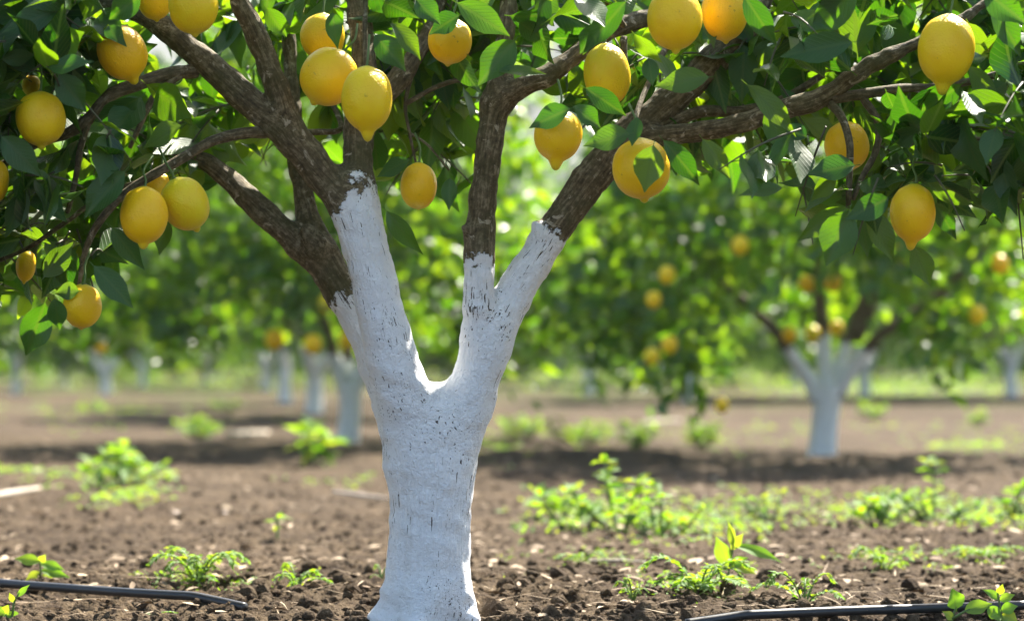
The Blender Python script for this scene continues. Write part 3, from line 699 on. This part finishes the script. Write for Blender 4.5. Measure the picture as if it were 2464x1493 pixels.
# crown above the view
cnt = 0
while cnt < 180:
    u = rng.uniform(-1, 1, 3); u[2] = abs(u[2])
    r2 = (u ** 2).sum()
    if r2 > 1 or r2 < .12: continue
    p = np.array([0.0, 4.22, 1.2]) + u * np.array([1.6, .72, 1.45])
    if p[2] < 1.22 or (p[0] > .25 and rng.random() < .6): continue
    spray(p, int(rng.integers(5, 9)), .09, check=False, lv=back); cnt += 1
front.build('outer_foliage', M_LEAF_SHADE, tree, ROOT)
back.build('crown', M_LEAF, tree, ROOT)
twigs.build('twigs', M_TWIG, tree, ROOT)
print('LEAVES main', front.count())

# ------------------------------------------------------------------ orchard trees behind
def crown_mesh(seed, R, ztop, nclump, per, size, zc=1.15, zo=.35, tm=LO, skew=0.0):
    r_ = np.random.default_rng(seed); lv = Leaves(tm); k = 0; ph = r_.random(6) * 6.28
    while k < nclump:
        th = r_.random() * 6.2832; q = math.sqrt(r_.random()) ; Rt = R * (1 + .16 * math.sin(2 * th + ph[0]) + .12 * math.sin(5 * th + ph[1]) + .08 * math.sin(9 * th + ph[2]))
        zl = zc - (zc - zo) * q ** 1.7 + .11 * math.sin(3 * th + ph[3]) * q + skew * math.cos(th) * q + .12 * math.sin(7 * th + ph[4]) * q
        zu = .7 + (ztop - .7) * math.sqrt(max(0, 1 - q ** 2.4))
        if zu < zl + .05: continue
        t = r_.random(); t = t if r_.random() < .4 else (t ** 2.2 if r_.random() < .5 else 1 - t ** 2.2)
        c = np.array([math.cos(th) * q * Rt, math.sin(th) * q * Rt, zl + (zu - zl) * t]); k += 1
        dr = norm(np.array([c[0], c[1], .3]) + r_.normal(size=3) * .5)
        for _ in range(per):
            d = norm(dr * .5 + r_.normal(size=3) * .75 + np.array([0, 0, -.3])); n = np.array([0, 0, .6]) + r_.normal(size=3) * .6
            L = size * r_.uniform(.6, 1.2); lv.add(c + r_.normal(size=3) * np.array([.085, .085, .075]), d, n, L, L * .52, int(r_.integers(len(tm))))
    return lv

def limb_set(tb, seed, h_fork, r, n, spread, hi_z, paint_h):
    r_ = np.random.default_rng(seed)
    tb.add([(0, 0, -.03), (0.0, 0, .05), (.01, 0, h_fork * .5), (0, 0, h_fork), (0, 0, h_fork + .06)], [r * 1.35, r * 1.1, r, r * 1.05, r * .8], 10, 3, paint=9)
    for i in range(n):
        a = (i + r_.random() * .6) / n * 6.283; s = spread * r_.uniform(.7, 1.2); c = np.array([math.cos(a), math.sin(a), 0])
        z1 = h_fork + .25
        tb.add([np.array([0, 0, h_fork - .05]) + c * r * .3, np.array([0, 0, h_fork + .1]) + c * s * .12, np.array([0, 0, z1 + .1]) + c * s * .32, np.array([0, 0, hi_z * .7]) + c * s * .7, np.array([0, 0, hi_z]) + c * s],
               [r * .75, r * .62, r * .48, r * .3, r * .12], 8, 3, paint=paint_h - h_fork + r_.uniform(-.05, .12))

def add_tree(px, py, label, crown, trunk, s=1.0, rz=0.0, group='lemon trees in the rows behind', name='lemon_tree'):
    Y = GY(py); x = (px - 1231.5) * K * Y
    e = empty(name, (x, Y, gz(x, Y)), label, 'tree', group, rz, s)
    for src in (trunk, crown):
        c = src.copy() if src.parent else src
        if c is not src: COL.objects.link(c)
        c.parent = e
    return e

CR = []; TR = []
for i, (R, zt, n, per) in enumerate(((1.3, 2.9, 330, 22), (1.2, 2.7, 300, 22), (1.4, 3.1, 340, 22))):
    CR.append(crown_mesh(100 + i, R, zt, n, per, .118, zo=.60).build('crown', M_LEAFB))
    tb = Tubes(); limb_set(tb, 50 + i, (.36, .42, .32)[i], (.062, .058, .066)[i], (4, 3, 5)[i], .9, 1.7, (.62, .66, .58)[i]); TR.append(tb.build('trunk', M_BARK))

# the tree at the right: its own forks
e = GY(1090); Yr = e; rx = (1980 - 1231.5) * K * Yr; ro = np.array([rx, Yr, gz(rx, Yr)])
def WR(pts): return [W(x, y, Yr + d) - ro for x, y, r, d in pts], [r * K * Yr for x, y, r, d in pts]
tb = Tubes()
for pts, pn in (([(1976, 1105, 40, 0), (1978, 1080, 35, 0), (1984, 1010, 32, 0), (1990, 955, 34, 0), (1996, 925, 32, 0)], 9),
                ([(1975, 965, 26, 0), (1950, 915, 20, 0), (1915, 868, 16, 0), (1872, 805, 15, 0), (1825, 755, 13, .05), (1750, 690, 11, .1), (1660, 620, 8, .1)], .30),
                ([(1992, 945, 22, 0), (1984, 870, 20, .05), (1980, 810, 18, .08), (1970, 690, 16, .1), (1968, 560, 13, .15), (1950, 420, 10, .2)], .29),
                ([(2004, 945, 22, 0), (2024, 870, 16, .06), (2042, 808, 14, .1), (2088, 705, 17, .15), (2140, 610, 14, .2), (2190, 480, 10, .2)], .27),
                ([(2008, 950, 24, 0), (2056, 876, 16, -.05), (2108, 812, 12, -.08), (2165, 775, 15, -.12), (2240, 725, 13, -.15), (2330, 640, 11, -.2), (2420, 540, 8, -.2)], .27),
                ([(2060, 820, 14, .1), (2098, 720, 16, .15), (2090, 600, 13, .2), (2100, 480, 10, .3)], None)):
    P, R = WR(pts); tb.add(P, R, 10, 4, paint=pn, off=np.zeros(3))
tr1 = tb.build('trunk', M_BARK)
cr1 = crown_mesh(210, 1.32, 2.9, 390, 23, .112, zc=1.2, zo=.47, skew=.22).build('crown', M_LEAFB)
e1_ = empty('lemon_tree', ro, 'blurred lemon tree behind with white trunk splitting into four painted limbs', 'tree', 'lemon trees in the rows behind')
tr1.parent = e1_; cr1.parent = e1_
# first tree of the row on the other side
Yl = GY(1065); lx = (838 - 1231.5) * K * Yl; lo_ = np.array([lx, Yl, gz(lx, Yl)])
def WL(pts): return [W(x, y, Yl + d) - lo_ for x, y, r, d in pts], [r * K * Yl for x, y, r, d in pts]
tb = Tubes()
for pts, pn in (([(834, 1078, 36, 0), (836, 1055, 30, 0), (842, 1000, 27, 0), (842, 950, 28, 0), (838, 925, 26, 0)], 9), ([(838, 950, 24, 0), (820, 900, 20, 0), (802, 850, 15, 0), (780, 770, 12, 0), (720, 640, 9, .1)], .24),
                ([(845, 950, 24, 0), (866, 905, 18, 0), (892, 860, 15, 0), (940, 760, 12, 0), (1000, 640, 9, .1)], .24), ([(840, 930, 20, .0), (838, 860, 15, .1), (826, 760, 12, .2), (830, 620, 9, .3)], .16)):
    P, R = WL(pts); tb.add(P, R, 10, 4, paint=pn, off=np.zeros(3))
tr2 = tb.build('trunk', M_BARK); cr2 = crown_mesh(220, 1.3, 2.8, 400, 23, .112, zc=1.1, zo=.62).build('crown', M_LEAFB)
e2_ = empty('lemon_tree', lo_, 'blurred lemon tree whose white forked trunk stands right beside the big trunk', 'tree', 'lemon trees in the rows behind')
tr2.parent = e2_; cr2.parent = e2_

BGT = [
 (756, 1002, 0, 1.0, 1.2, 'second white trunk in the receding row beside the big trunk'), (686, 970, 1, 1.0, 2.4, 'third white trunk in the receding row beside the big trunk'),
 (640, 938, 2, 1.0, .6, 'fourth, paler trunk down the receding row beside the big trunk'), (607, 912, 0, 1.0, 3.0, 'last tiny white trunk at the far end of the receding row'),
 (40, 947, 1, 1.0, .3, 'far lemon tree with wide white fork at the left edge, under the hanging leaves'), (255, 952, 2, .9, 1.9, 'far lemon tree on a thin straight white trunk, low round crown'),
 (1417, 946, 0, 1.0, 4.0, 'far lemon tree with small white fork seen under the pointed lemon'), (1580, 930, 1, 1.0, 5.0, 'far lemon tree with short white trunk half behind the hanging low foliage'),
 (2080, 960, 2, 1.0, 2.9, 'far lemon tree whose thin trunk shows just behind the right painted trunk'), (2432, 962, 0, 1.0, 3.6, 'far lemon tree with white trunk at the right edge'),
 (1660, 966, 1, 1.0, .9, 'far lemon tree with trunk hidden by the low foliage of the right tree'), (1340, 926, 2, .95, 2.2, 'far lemon tree standing deep in the middle gap of the orchard'),
 (345, 928, 0, 1.0, 4.4, 'far lemon tree with bushy crown between the thin straight trunk and the receding row'), (-240, 1062, 1, 1.0, 1.1, 'nearer lemon tree cut by the left edge, only dark low foliage in view'),
 (1130, 925, 1, 1.05, 3.9, 'far lemon tree glimpsed between the two white limbs'),
]
for px, py, v, s, rz, lab in BGT: add_tree(px, py, 'blurred ' + lab if not lab.startswith(('far', 'last', 'nearer')) else lab, CR[v], TR[v], s, rz)
LOWC = [crown_mesh(140 + i, 1.35, 2.9, 300, 20, .125, zc=.75, zo=.22).build('crown', M_LEAFB) for i in range(2)]
k = 0
for row, Y in enumerate((39, 47, 56, 67, 80)):
    for j in range(-6, 7):
        x = j * 2.35 + (row % 2) * 1.1 + rng.uniform(-.4, .4)
        if abs(x) > 0.235 * Y: continue
        py = HORIZ + CAMH / (K * Y); px = x / (K * Y) + 1231.5
        if abs(px - 607) < 40 and row < 1: continue
        add_tree(px, py, 'hazy lemon tree of the farthest rows, crown merging with its neighbours', LOWC[(k + row) % 2], TR[k % 3], rng.uniform(.95, 1.15), rng.uniform(0, 6), 'lemon trees of the farthest rows'); k += 1

# blurred fruit on the trees behind
FAR = [(1605, 662, 10.5, 40, 'blurred lemon by itself low in the dark foliage between sloping limb and right tree'), (1572, 722, 10.5, 38, 'blurred lemon just below and inside of the lone one in dark foliage'),
 (1780, 592, 10.3, 42, 'blurred lemon high in the dark crown of the right tree'), (1610, 830, 10.5, 40, 'blurred lemon near the lower hem of the dark foliage'), (1568, 858, 10.5, 38, 'lowest blurred lemon at the hem of the dark foliage'),
 (1940, 683, 11.0, 40, 'blurred lemon touching the upright limb of the right tree, outer side'), (2003, 680, 11.0, 42, 'blurred lemon touching the upright limb of the right tree, inner side'),
 (1955, 805, 11.4, 38, 'blurred lemon beside the top of the white upright limb'), (1898, 806, 11.4, 36, 'blurred lemon over the lower sloping limb of the right tree'), (2168, 612, 10.6, 42, 'blurred lemon peeping behind the lowest right lemon'),
 (2350, 757, 10.4, 42, 'blurred lemon under the long right limb'), (2405, 637, 10.3, 42, 'blurred lemon near the right edge among dark leaves'), (1736, 975, 10.6, 34, 'blurred lemon at the tip of the hanging low foliage'),
 (2012, 790, 11.4, 34, 'blurred lemon in the fork between the painted limbs'), (788, 730, 11.8, 44, 'blurred lemon half hidden by the back limb of the big tree'), (753, 828, 11.8, 44, 'round blurred lemon hanging above the receding white trunks'),
 (660, 818, 12.2, 46, 'blurred lemon above the third white trunk of the receding row'), (832, 822, 12.3, 36, 'blurred lemon tucked against the big white trunk'), (130, 795, 16, 28, 'faint blurred lemon beside the lowest left leaf'), (243, 832, 22, 30, 'faint blurred lemon over the thin straight far trunk')]
LMV, LMF = lemon_mesh(.6, 99, 14, 14)
for x, y, Y, w, lab in FAR:
    s = w * K * Y; o = new_mesh('lemon', LMV * np.array([s, s, s * 1.2]), LMF, M_LEMON) if x == 1605 else None
    if o is None: o = bpy.data.objects.new('lemon', LM0); COL.objects.link(o); o.scale = (s / S0,) * 3
    else: LM0 = o.data; S0 = s
    o.location = W(x, y, Y); tag(o, lab, 'lemon', 'lemons on the trees behind')

# ------------------------------------------------------------------ weeds
def bush_weed(loc, h, n, leaf, spread, label, seed, cat='weed', group='weeds on the soil'):
    r_ = np.random.default_rng(seed); e = empty('weed', loc, label, cat, group); tb = Tubes(); lv = Leaves(HI)
    for i in range(n):
        a = r_.random() * 6.283; rr = spread * math.sqrt(r_.random()); hh = h * (r_.uniform(.3, 1.0) if n > 2 else 1) * (1 - .35 * rr / spread)
        b0 = np.array([math.cos(a) * rr * .22, math.sin(a) * rr * .22, -.005]); b1 = np.array([math.cos(a) * rr, math.sin(a) * rr, hh])
        P = [b0, b0 * .35 + b1 * np.array([.65, .65, .5]) + np.array([0, 0, hh * .08]), b1]; tb.add(P, [.0045, .0035, .002], 5, 3)
        m = max(3, int(hh / (leaf * .55)))
        for q in range(m):
            t = .3 + .7 * (q + 1) / m; c = P[0] * (1 - t) + P[2] * t + np.array([0, 0, hh * .08 * (1 - abs(2 * t - 1))]); a0 = r_.random() * 6.28
            for s_ in (0, 3.14159):
                d = np.array([math.cos(a0 + s_), math.sin(a0 + s_), r_.uniform(-.35, .5)]); L = leaf * r_.uniform(.75, 1.3) * (1.05 - .35 * t)
                lv.add(c, d, np.array([0, 0, 1]) + r_.normal(size=3) * .3, L, L * .42, int(r_.integers(5)))
        for s_ in range(3):
            a0 = r_.random() * 6.28; L = leaf * r_.uniform(.5, .8); lv.add(b1, np.array([math.cos(a0), math.sin(a0), r_.uniform(.2, .9)]), np.array([0, 0, 1.0]) + r_.normal(size=3) * .3, L, L * .5, int(r_.integers(5)))
    tb.build('stem', M_STEM, e); lv.build('foliage', M_WEED, e); return e

def fern_weed(loc, L0, n, label, seed, up=.5, group='weeds on the soil'):
    r_ = np.random.default_rng(seed); e = empty('weed', loc, label, 'weed', group); tb = Tubes(); lv = Leaves(HI[:3])
    for i in range(n):
        a = i / n * 6.283 + r_.random(); l = L0 * r_.uniform(.6, 1.1); u = up * r_.uniform(.4, 1.3); c = np.array([math.cos(a), math.sin(a), 0])
        P = [np.array([0, 0, -.004]), c * l * .35 + np.array([0, 0, l * u * .75]), c * l * .75 + np.array([0, 0, l * u]), c * l + np.array([0, 0, l * u * .75])]
        tb.add(P, [.0022, .0018, .0014, .0008], 5, 3); S = catmull(np.array(P), 4)
        for q in range(2, len(S)):
            T = norm(S[q] - S[q - 1]); sd = norm(np.cross(T, [0, 0, 1]))
            for sg in (-1, 1):
                for z in range(2): 
                    ll = l * r_.uniform(.12, .22); lv.add(S[q] - T * z * l * .05, sd * sg + T * .7 + r_.normal(size=3) * .15, np.array([0, 0, 1]) + r_.normal(size=3) * .35, ll, ll * .42, int(r_.integers(3)))
        lv.add(S[-1], T, np.array([0, 0, 1.0]), l * .16, l * .07, 0)
    tb.build('stem', M_STEM, e); lv.build('foliage', M_WEED, e); return e

def broad_weed(loc, parts, label, group='weeds on the soil'):
    """stem lines and big leaves, given relative to loc"""
    e = empty('weed', loc, label, 'weed', group); tb = Tubes(); lv = Leaves(HI)
    for P in parts[0]: tb.add(P, np.linspace(.0028, .0014, len(P)), 6, 3)
    for (p, d, n, L, w, v) in parts[1]: lv.add(p, d, n, L, w, v)
    tb.build('stem', M_STEM, e); lv.build('foliage', M_WEED, e); return e

def pxs(Y): return K * Y
BW = [(285, 1175, 118, 11, 60, 105, 'tall bushy nettle-like weed standing alone on the far left soil'), (480, 1050, 48, 16, 26, 50, 'low rounded weed tuft beside the pale stick'), (735, 1114, 96, 5, 66, 50, 'dark leafy weed in front of the receding white trunks'),
 (1265, 1060, 50, 15, 26, 55, 'first low weed tuft beyond the big trunk, nearest to it'), (1395, 1068, 66, 18, 28, 75, 'middle and widest of the three far weed tufts beyond the big trunk'), (1540, 1072, 60, 14, 30, 50, 'far weed tuft with a raised top shoot, beyond the big trunk'),
 (1690, 1075, 70, 9, 34, 40, 'thin far weed tuft closest to the right painted trunk'), (1345, 1240, 95, 6, 50, 70, 'bushy weed at the trunk side of the large weed bed'), (1490, 1270, 150, 10, 52, 110, 'tallest bushy weed in the middle of the large weed bed'), (1590, 1290, 90, 8, 42, 95, 'spreading weed at the outer front of the large weed bed'),
 (1850, 1245, 75, 6, 28, 55, 'sparse pale weed between the weed bed and the right trunk'), (2110, 1270, 82, 6, 52, 50, 'weed with broad paddle leaves on the sunny right soil'), (2245, 1260, 70, 13, 32, 100, 'feathery low weed bed at the foot of the tall single stem'), (2250, 1215, 110, 1, 56, 12, 'tall single stem weed with three tiers of leaves'),
 (2425, 1245, 120, 4, 52, 34, 'tall weed cut by the right edge'), (2095, 1005, 36, 10, 20, 35, 'small far weed tuft behind the right painted trunk'), (2355, 1015, 32, 8, 20, 35, 'small far weed tuft deep at the right edge'), (220, 990, 26, 9, 18, 30, 'faint far weed tuft deep on the left soil'), (545, 1000, 30, 8, 18, 30, 'faint far weed tuft behind the rounded tuft'),
 (665, 1290, 62, 1, 38, 8, 'lone upright seedling on bare soil left of the big trunk')]
for i, (x, y, h, n, lf, sp, lab) in enumerate(BW):
    p = ground_at(x, y); u = pxs(p[1]); bush_weed(p, h * u * 1.2, n, lf * u * 1.1, sp * u * 1.2, lab, 300 + i)
FW = [(475, 1418, 120, 14, .55, 'dense feathery weed behind the left black pipe'), (715, 1432, 88, 7, .7, 'spindly weed beside the end of the left black pipe'), (1680, 1440, 130, 13, .5, 'large feathery weed spreading on the dark soil near the right pipe'),
      (1935, 1458, 110, 5, .9, 'forked arching weed rising just behind the right pipe'), (1522, 1452, 60, 5, .9, 'small upright weed between trunk and the feathery weed'), (2130, 1372, 90, 6, .5, 'flat pale weed on the hoed soil above the right pipe'),
      (2370, 1345, 90, 7, .25, 'creeping weed along the hoed soil by the right edge'), (1400, 1355, 80, 6, .4, 'creeping weed next to the dry straw by the trunk'), (918, 1400, 40, 4, .9, 'tiny weed tucked against the left foot of the big trunk'), (370, 1478, 50, 4, .2, 'tiny creeping weed in front of the left pipe')]
for i, (x, y, l, n, up, lab) in enumerate(FW):
    p = ground_at(x, y); u = pxs(p[1]); fern_weed(p, l * u, n, lab, 500 + i, up)
def px_weed(bx, by, stems, leaves, label):
    p = ground_at(bx, by); Y = p[1]; o = W(bx, by, Y)
    P = [[W(x, y, Y + d) - o for x, y, d in st] for st in stems]
    Lv = []
    for x0, y0, x1, y1, w, tl, v in leaves:
        a = W(x0, y0, Y) - o; b_ = W(x1, y1, Y - .01) - o; Lv.append((a, b_ - a, np.array([rng.normal() * .2, -1, tl]), np.linalg.norm(b_ - a), w * K * Y, v))
    return broad_weed(p, (P, Lv), label)
px_weed(1745, 1415, [[(1745, 1418, 0), (1755, 1370, 0), (1765, 1310, 0), (1760, 1265, 0)]], [(1752, 1370, 1722, 1300, 42, .2, 0), (1756, 1372, 1795, 1345, 30, .6, 1), (1762, 1320, 1752, 1262, 24, .1, 2), (1764, 1320, 1885, 1342, 32, .9, 1), (1756, 1365, 1820, 1385, 26, .7, 0), (1758, 1330, 1790, 1290, 26, .2, 3)], 'upright broad-leaved weed with one long arching leaf, above the feathery weed')
px_weed(2285, 1492, [[(2285, 1495, 0), (2292, 1465, 0), (2300, 1440, 0)], [(2290, 1470, 0), (2330, 1448, 0), (2380, 1440, 0)]], [(2300, 1446, 2290, 1396, 52, .1, 2), (2320, 1452, 2385, 1430, 44, .7, 0), (2292, 1470, 2272, 1452, 24, .3, 1), (2375, 1442, 2410, 1470, 36, .3, 1)], 'heart-leaved weed growing across the right black pipe')
px_weed(2410, 1492, [[(2410, 1495, 0), (2405, 1455, 0), (2400, 1420, 0)]], [(2404, 1440, 2440, 1424, 26, .6, 0), (2403, 1436, 2370, 1412, 24, .5, 1), (2402, 1425, 2412, 1400, 22, .3, 2), (2408, 1465, 2445, 1450, 34, .5, 1), (2408, 1475, 2450, 1492, 44, .4, 0), (2408, 1470, 2380, 1480, 36, .4, 3)], 'weed clump in front of the right pipe at the corner of the view')
px_weed(88, 1410, [[(92, 1415, 0), (98, 1380, 0), (95, 1350, 0)]], [(96, 1355, 35, 1345, 32, .6, 0), (97, 1360, 152, 1368, 28, .6, 1), (98, 1376, 165, 1385, 28, .7, 1), (96, 1380, 60, 1400, 24, .5, 0), (97, 1390, 140, 1402, 24, .6, 2), (96, 1355, 110, 1338, 22, .3, 2)], 'bright broad-leaved weed behind the left black pipe at the left edge')
px_weed(30, 1490, [[(30, 1495, 0), (33, 1450, 0), (48, 1420, 0)], [(30, 1494, 0), (18, 1486, 0), (14, 1475, 0)]], [(10, 1478, 55, 1488, 36, .5, 1), (12, 1476, -20, 1466, 34, .5, 0), (15, 1475, 22, 1450, 26, .2, 2), (42, 1432, 66, 1405, 16, .2, 1), (34, 1446, 22, 1424, 16, .2, 0)], 'dark green weed in the bottom left corner in front of the pipe')

# ground cover, litter, clods: uncountable
gc = Leaves(LO)
def cover(cx, cy, sx, sy, n, lf):
    for _ in range(int(n * 1.5)):
        px = cx + rng.normal() * sx; py = cy + rng.normal() * sy
        if py < 875 or py > 1490: continue
        p = ground_at(px, py); m = int(rng.integers(3, 7)); u = K * p[1]
        for _ in range(m):
            a = rng.random() * 6.28; L = lf * u * rng.uniform(.5, 1.2)
            gc.add(p + np.array([rng.normal() * 8 * u, rng.normal() * .03, rng.random() * lf * .35 * u]), np.array([math.cos(a), math.sin(a), rng.uniform(0, .9)]), np.array([0, 0, 1]) + rdir() * .5, L, L * .45)
for c in ((1480, 1235, 130, 28, 170, 22), (1700, 1270, 120, 20, 110, 20), (1850, 1215, 120, 22, 60, 18), (2200, 1235, 130, 22, 140, 20), (2400, 1250, 60, 20, 60, 18), (1650, 1420, 60, 16, 70, 16), (2150, 1350, 130, 12, 40, 16), (2380, 1340, 60, 8, 40, 16), (285, 1160, 70, 14, 50, 20),
          (300, 1200, 60, 10, 40, 18), (480, 1410, 90, 10, 60, 16), (60, 1140, 60, 6, 30, 16), (1200, 1080, 40, 20, 30, 14), (2350, 1060, 90, 12, 60, 14), (2150, 925, 240, 16, 380, 16), (1550, 912, 240, 16, 260, 14), (500, 912, 300, 16, 260, 14), (1800, 1040, 300, 22, 90, 12), (250, 1000, 200, 18, 60, 12),
          (1480, 1340, 90, 14, 30, 14), (1240, 1350, 60, 40, 14, 10), (820, 1160, 60, 10, 18, 12)):
    cover(*c)
tag(gc.build('ground_cover', M_WEED), 'small green seedlings and low growth scattered over the soil', 'ground cover', kind='stuff')

lt = Leaves(LO)
for _ in range(3300):
    py = 895 + 590 * rng.random() ** .75; px = rng.uniform(-60, 2520); p = ground_at(px, py); u = K * p[1]; a = rng.random() * 6.28
    if rng.random() < .5: L = .010 + .034 * rng.random() ** 2; w = L * rng.uniform(.25, .6)
    else: L = rng.uniform(.04, .12); w = .0028
    lt.add(p + np.array([0, 0, .006]), np.array([math.cos(a), math.sin(a) * .7, rng.uniform(-.05, .2)]), np.array([0, 0, 1]) + rdir() * .4, L, w)
tag(lt.build('dry_litter', M_STRAW), 'dry leaf scraps and straw strewn over the soil', 'litter', kind='stuff')

import bmesh
bm = bmesh.new(); bmesh.ops.create_icosphere(bm, subdivisions=2, radius=1); bm.verts.ensure_lookup_table()
IV = np.array([v.co[:] for v in bm.verts]); IF = np.array([[v.index for v in f.verts] for f in bm.faces]); bm.free()
def lumpy(seed, amp=.35):
    r_ = np.random.default_rng(seed); D_ = np.zeros(len(IV))
    for f in (1.3, 2.6, 5.0): k3 = r_.normal(size=3) * f; D_ += np.sin(IV @ k3 + r_.random() * 6) * amp / f
    return IV * (1 + D_ + .22 * r_.normal(size=len(IV)) * amp)[:, None] * np.array([1, r_.uniform(.7, 1.1), r_.uniform(.6, .9)])
CV = []; CF = []; b0 = 0; LUMP = [lumpy(i) for i in range(14)]
def clod(px, py, rad):
    global b0
    p = ground_at(px, py); a = rng.random() * 6.28; R = np.array([[math.cos(a), -math.sin(a), 0], [math.sin(a), math.cos(a), 0], [0, 0, 1]])
    CV.append((LUMP[int(rng.integers(14))] * rad) @ R.T + p + np.array([0, 0, rad * .1])); CF.append(IF + b0); b0 += len(IV)
for _ in range(4200):
    py = 1490 - 330 * rng.random() ** 1.6; clod(rng.uniform(-40, 2500), py, .0035 + .009 * rng.random() ** 3)
for _ in range(110): clod(rng.choice([rng.uniform(520, 900), rng.uniform(1150, 2460)]), rng.uniform(1385, 1490), rng.uniform(.010, .022))
for _ in range(700): clod(rng.uniform(-40, 2500), rng.uniform(1085, 1320), rng.uniform(.005, .012))
for x, y, r in ((590, 1452, .032), (625, 1448, .026), (560, 1472, .02), (1190, 1478, .03), (1215, 1486, .02), (1345, 1402, .022), (1850, 1400, .022), (1780, 1482, .02), (1735, 1488, .026), (1712, 1492, .02), (1760, 1491, .014), (875, 1425, .026)): clod(x, y, r)
tag(new_mesh('soil_clods', np.vstack(CV), np.vstack(CF), M_SOIL, smooth=False), 'crumbly brown clods of hoed soil', 'clods', kind='stuff')

# ------------------------------------------------------------------ irrigation pipes, sticks, stones
def pipe(pts, label):
    P = []
    for x, y in pts: p = ground_at(x, y); P.append(p)
    P = catmull(np.array(P), 6); z = .25 * np.convolve(np.pad(P[:, 2], 6, mode='edge'), np.ones(13) / 13, 'valid') + .75 * np.polyval(np.polyfit(P[:, 0], P[:, 2], 1), P[:, 0]); P[:, 2] = z + .019 - np.clip((P[:, 0] - (-.60)) / .14, 0, 1) * .018 * (P[0, 0] < -.5) - np.clip((.42 - P[:, 0]) / .14, 0, 1) * .016 * (P[0, 0] > 0)
    tb = Tubes(); tb.add(P, np.full(len(P), .0088), 14, 2); o = tb.build('irrigation_pipe', M_PIPE); tag(o, label, 'pipe', 'black irrigation pipes'); return o
pipe([(-220, 1414), (0, 1434), (180, 1446), (360, 1458), (500, 1466), (590, 1472)], 'black plastic irrigation pipe on the left soil, its end buried under a clod')
pipe([(1650, 1496), (1780, 1493), (1950, 1489), (2150, 1485), (2330, 1481), (2480, 1478), (2640, 1475)], 'black plastic irrigation pipe crossing under the heart-leaved weed at lower right')
def stick(x0, y0, x1, y1, r, label, nm='stick'):
    a = ground_at(x0, y0); b_ = ground_at(x1, y1); a[2] += r; b_[2] += r; m = (a + b_) / 2; m[2] = max(m[2], gz(m[0], m[1]) + r * .8)
    tb = Tubes(); tb.add([a, a * .6 + m * .4, m, b_], [r * .7, r, r, r * .6], 8, 3, wob=.2); tag(tb.build(nm, M_WOOD), label, nm, 'dry sticks on the soil')
stick(545, 1058, 645, 1048, .018, 'pale grey stick lying beside the rounded weed tuft'); stick(-30, 1200, 95, 1180, .010, 'pale stick lying at the left edge of the soil')
stick(1400, 1352, 1555, 1352, .0035, 'thin straw-coloured stick beside the creeping weed near the trunk'); stick(800, 1190, 940, 1198, .006, 'dark thin stick lying just left of the big trunk')
stick(1545, 1018, 1640, 1012, .012, 'pale stick lying behind the three far weed tufts')
def stone(px, py, rad, label, i):
    p = ground_at(px, py); o = new_mesh('stone', lumpy(700 + i, .2) * rad * np.array([1.3, 1, .6]), IF, M_STONE); o.location = p + np.array([0, 0, rad * .3]); o.rotation_euler = (0, 0, rng.random() * 6); tag(o, label, 'stone', 'pale stones on the soil')
for i, (x, y, r, lab) in enumerate(((418, 1235, .016, 'largest pale stone on the bare soil below the tall nettle-like weed'), (85, 1142, .018, 'round pale stone at the left edge above the pale stick'), (1400, 1238, .012, 'white pebble in front of the large weed bed'), (1385, 1262, .01, 'small cream pebble below the white one at the weed bed'),
     (1985, 1233, .018, 'cream stone lying between sparse weed and paddle-leaved weed'), (2035, 1245, .012, 'small white pebble under the paddle-leaved weed'), (540, 1238, .009, 'small pale pebble beside the largest stone'))): stone(x, y, r, lab, i)
bm = bmesh.new(); bmesh.ops.create_cube(bm, size=1.0)
me = bpy.data.meshes.new('haze'); bm.to_mesh(me); bm.free(); hz = bpy.data.objects.new('haze', me); COL.objects.link(hz)
hz.location = (0, 345, 44); hz.scale = (900, 730, 94)
hb = NB('haze_air'); pv = hb.n('ShaderNodeVolumePrincipled', Color=(0.93, 0.96, 1.0), Density=0.0004); pv.inputs["Anisotropy"].default_value = 0.0
hb.set(hb.out.inputs[1], pv); me.materials.append(hb.m); tag(hz, 'thin pale sunlit air over the orchard', 'haze', kind='stuff')
sc.cycles.volume_bounces = 0
print('DONE')
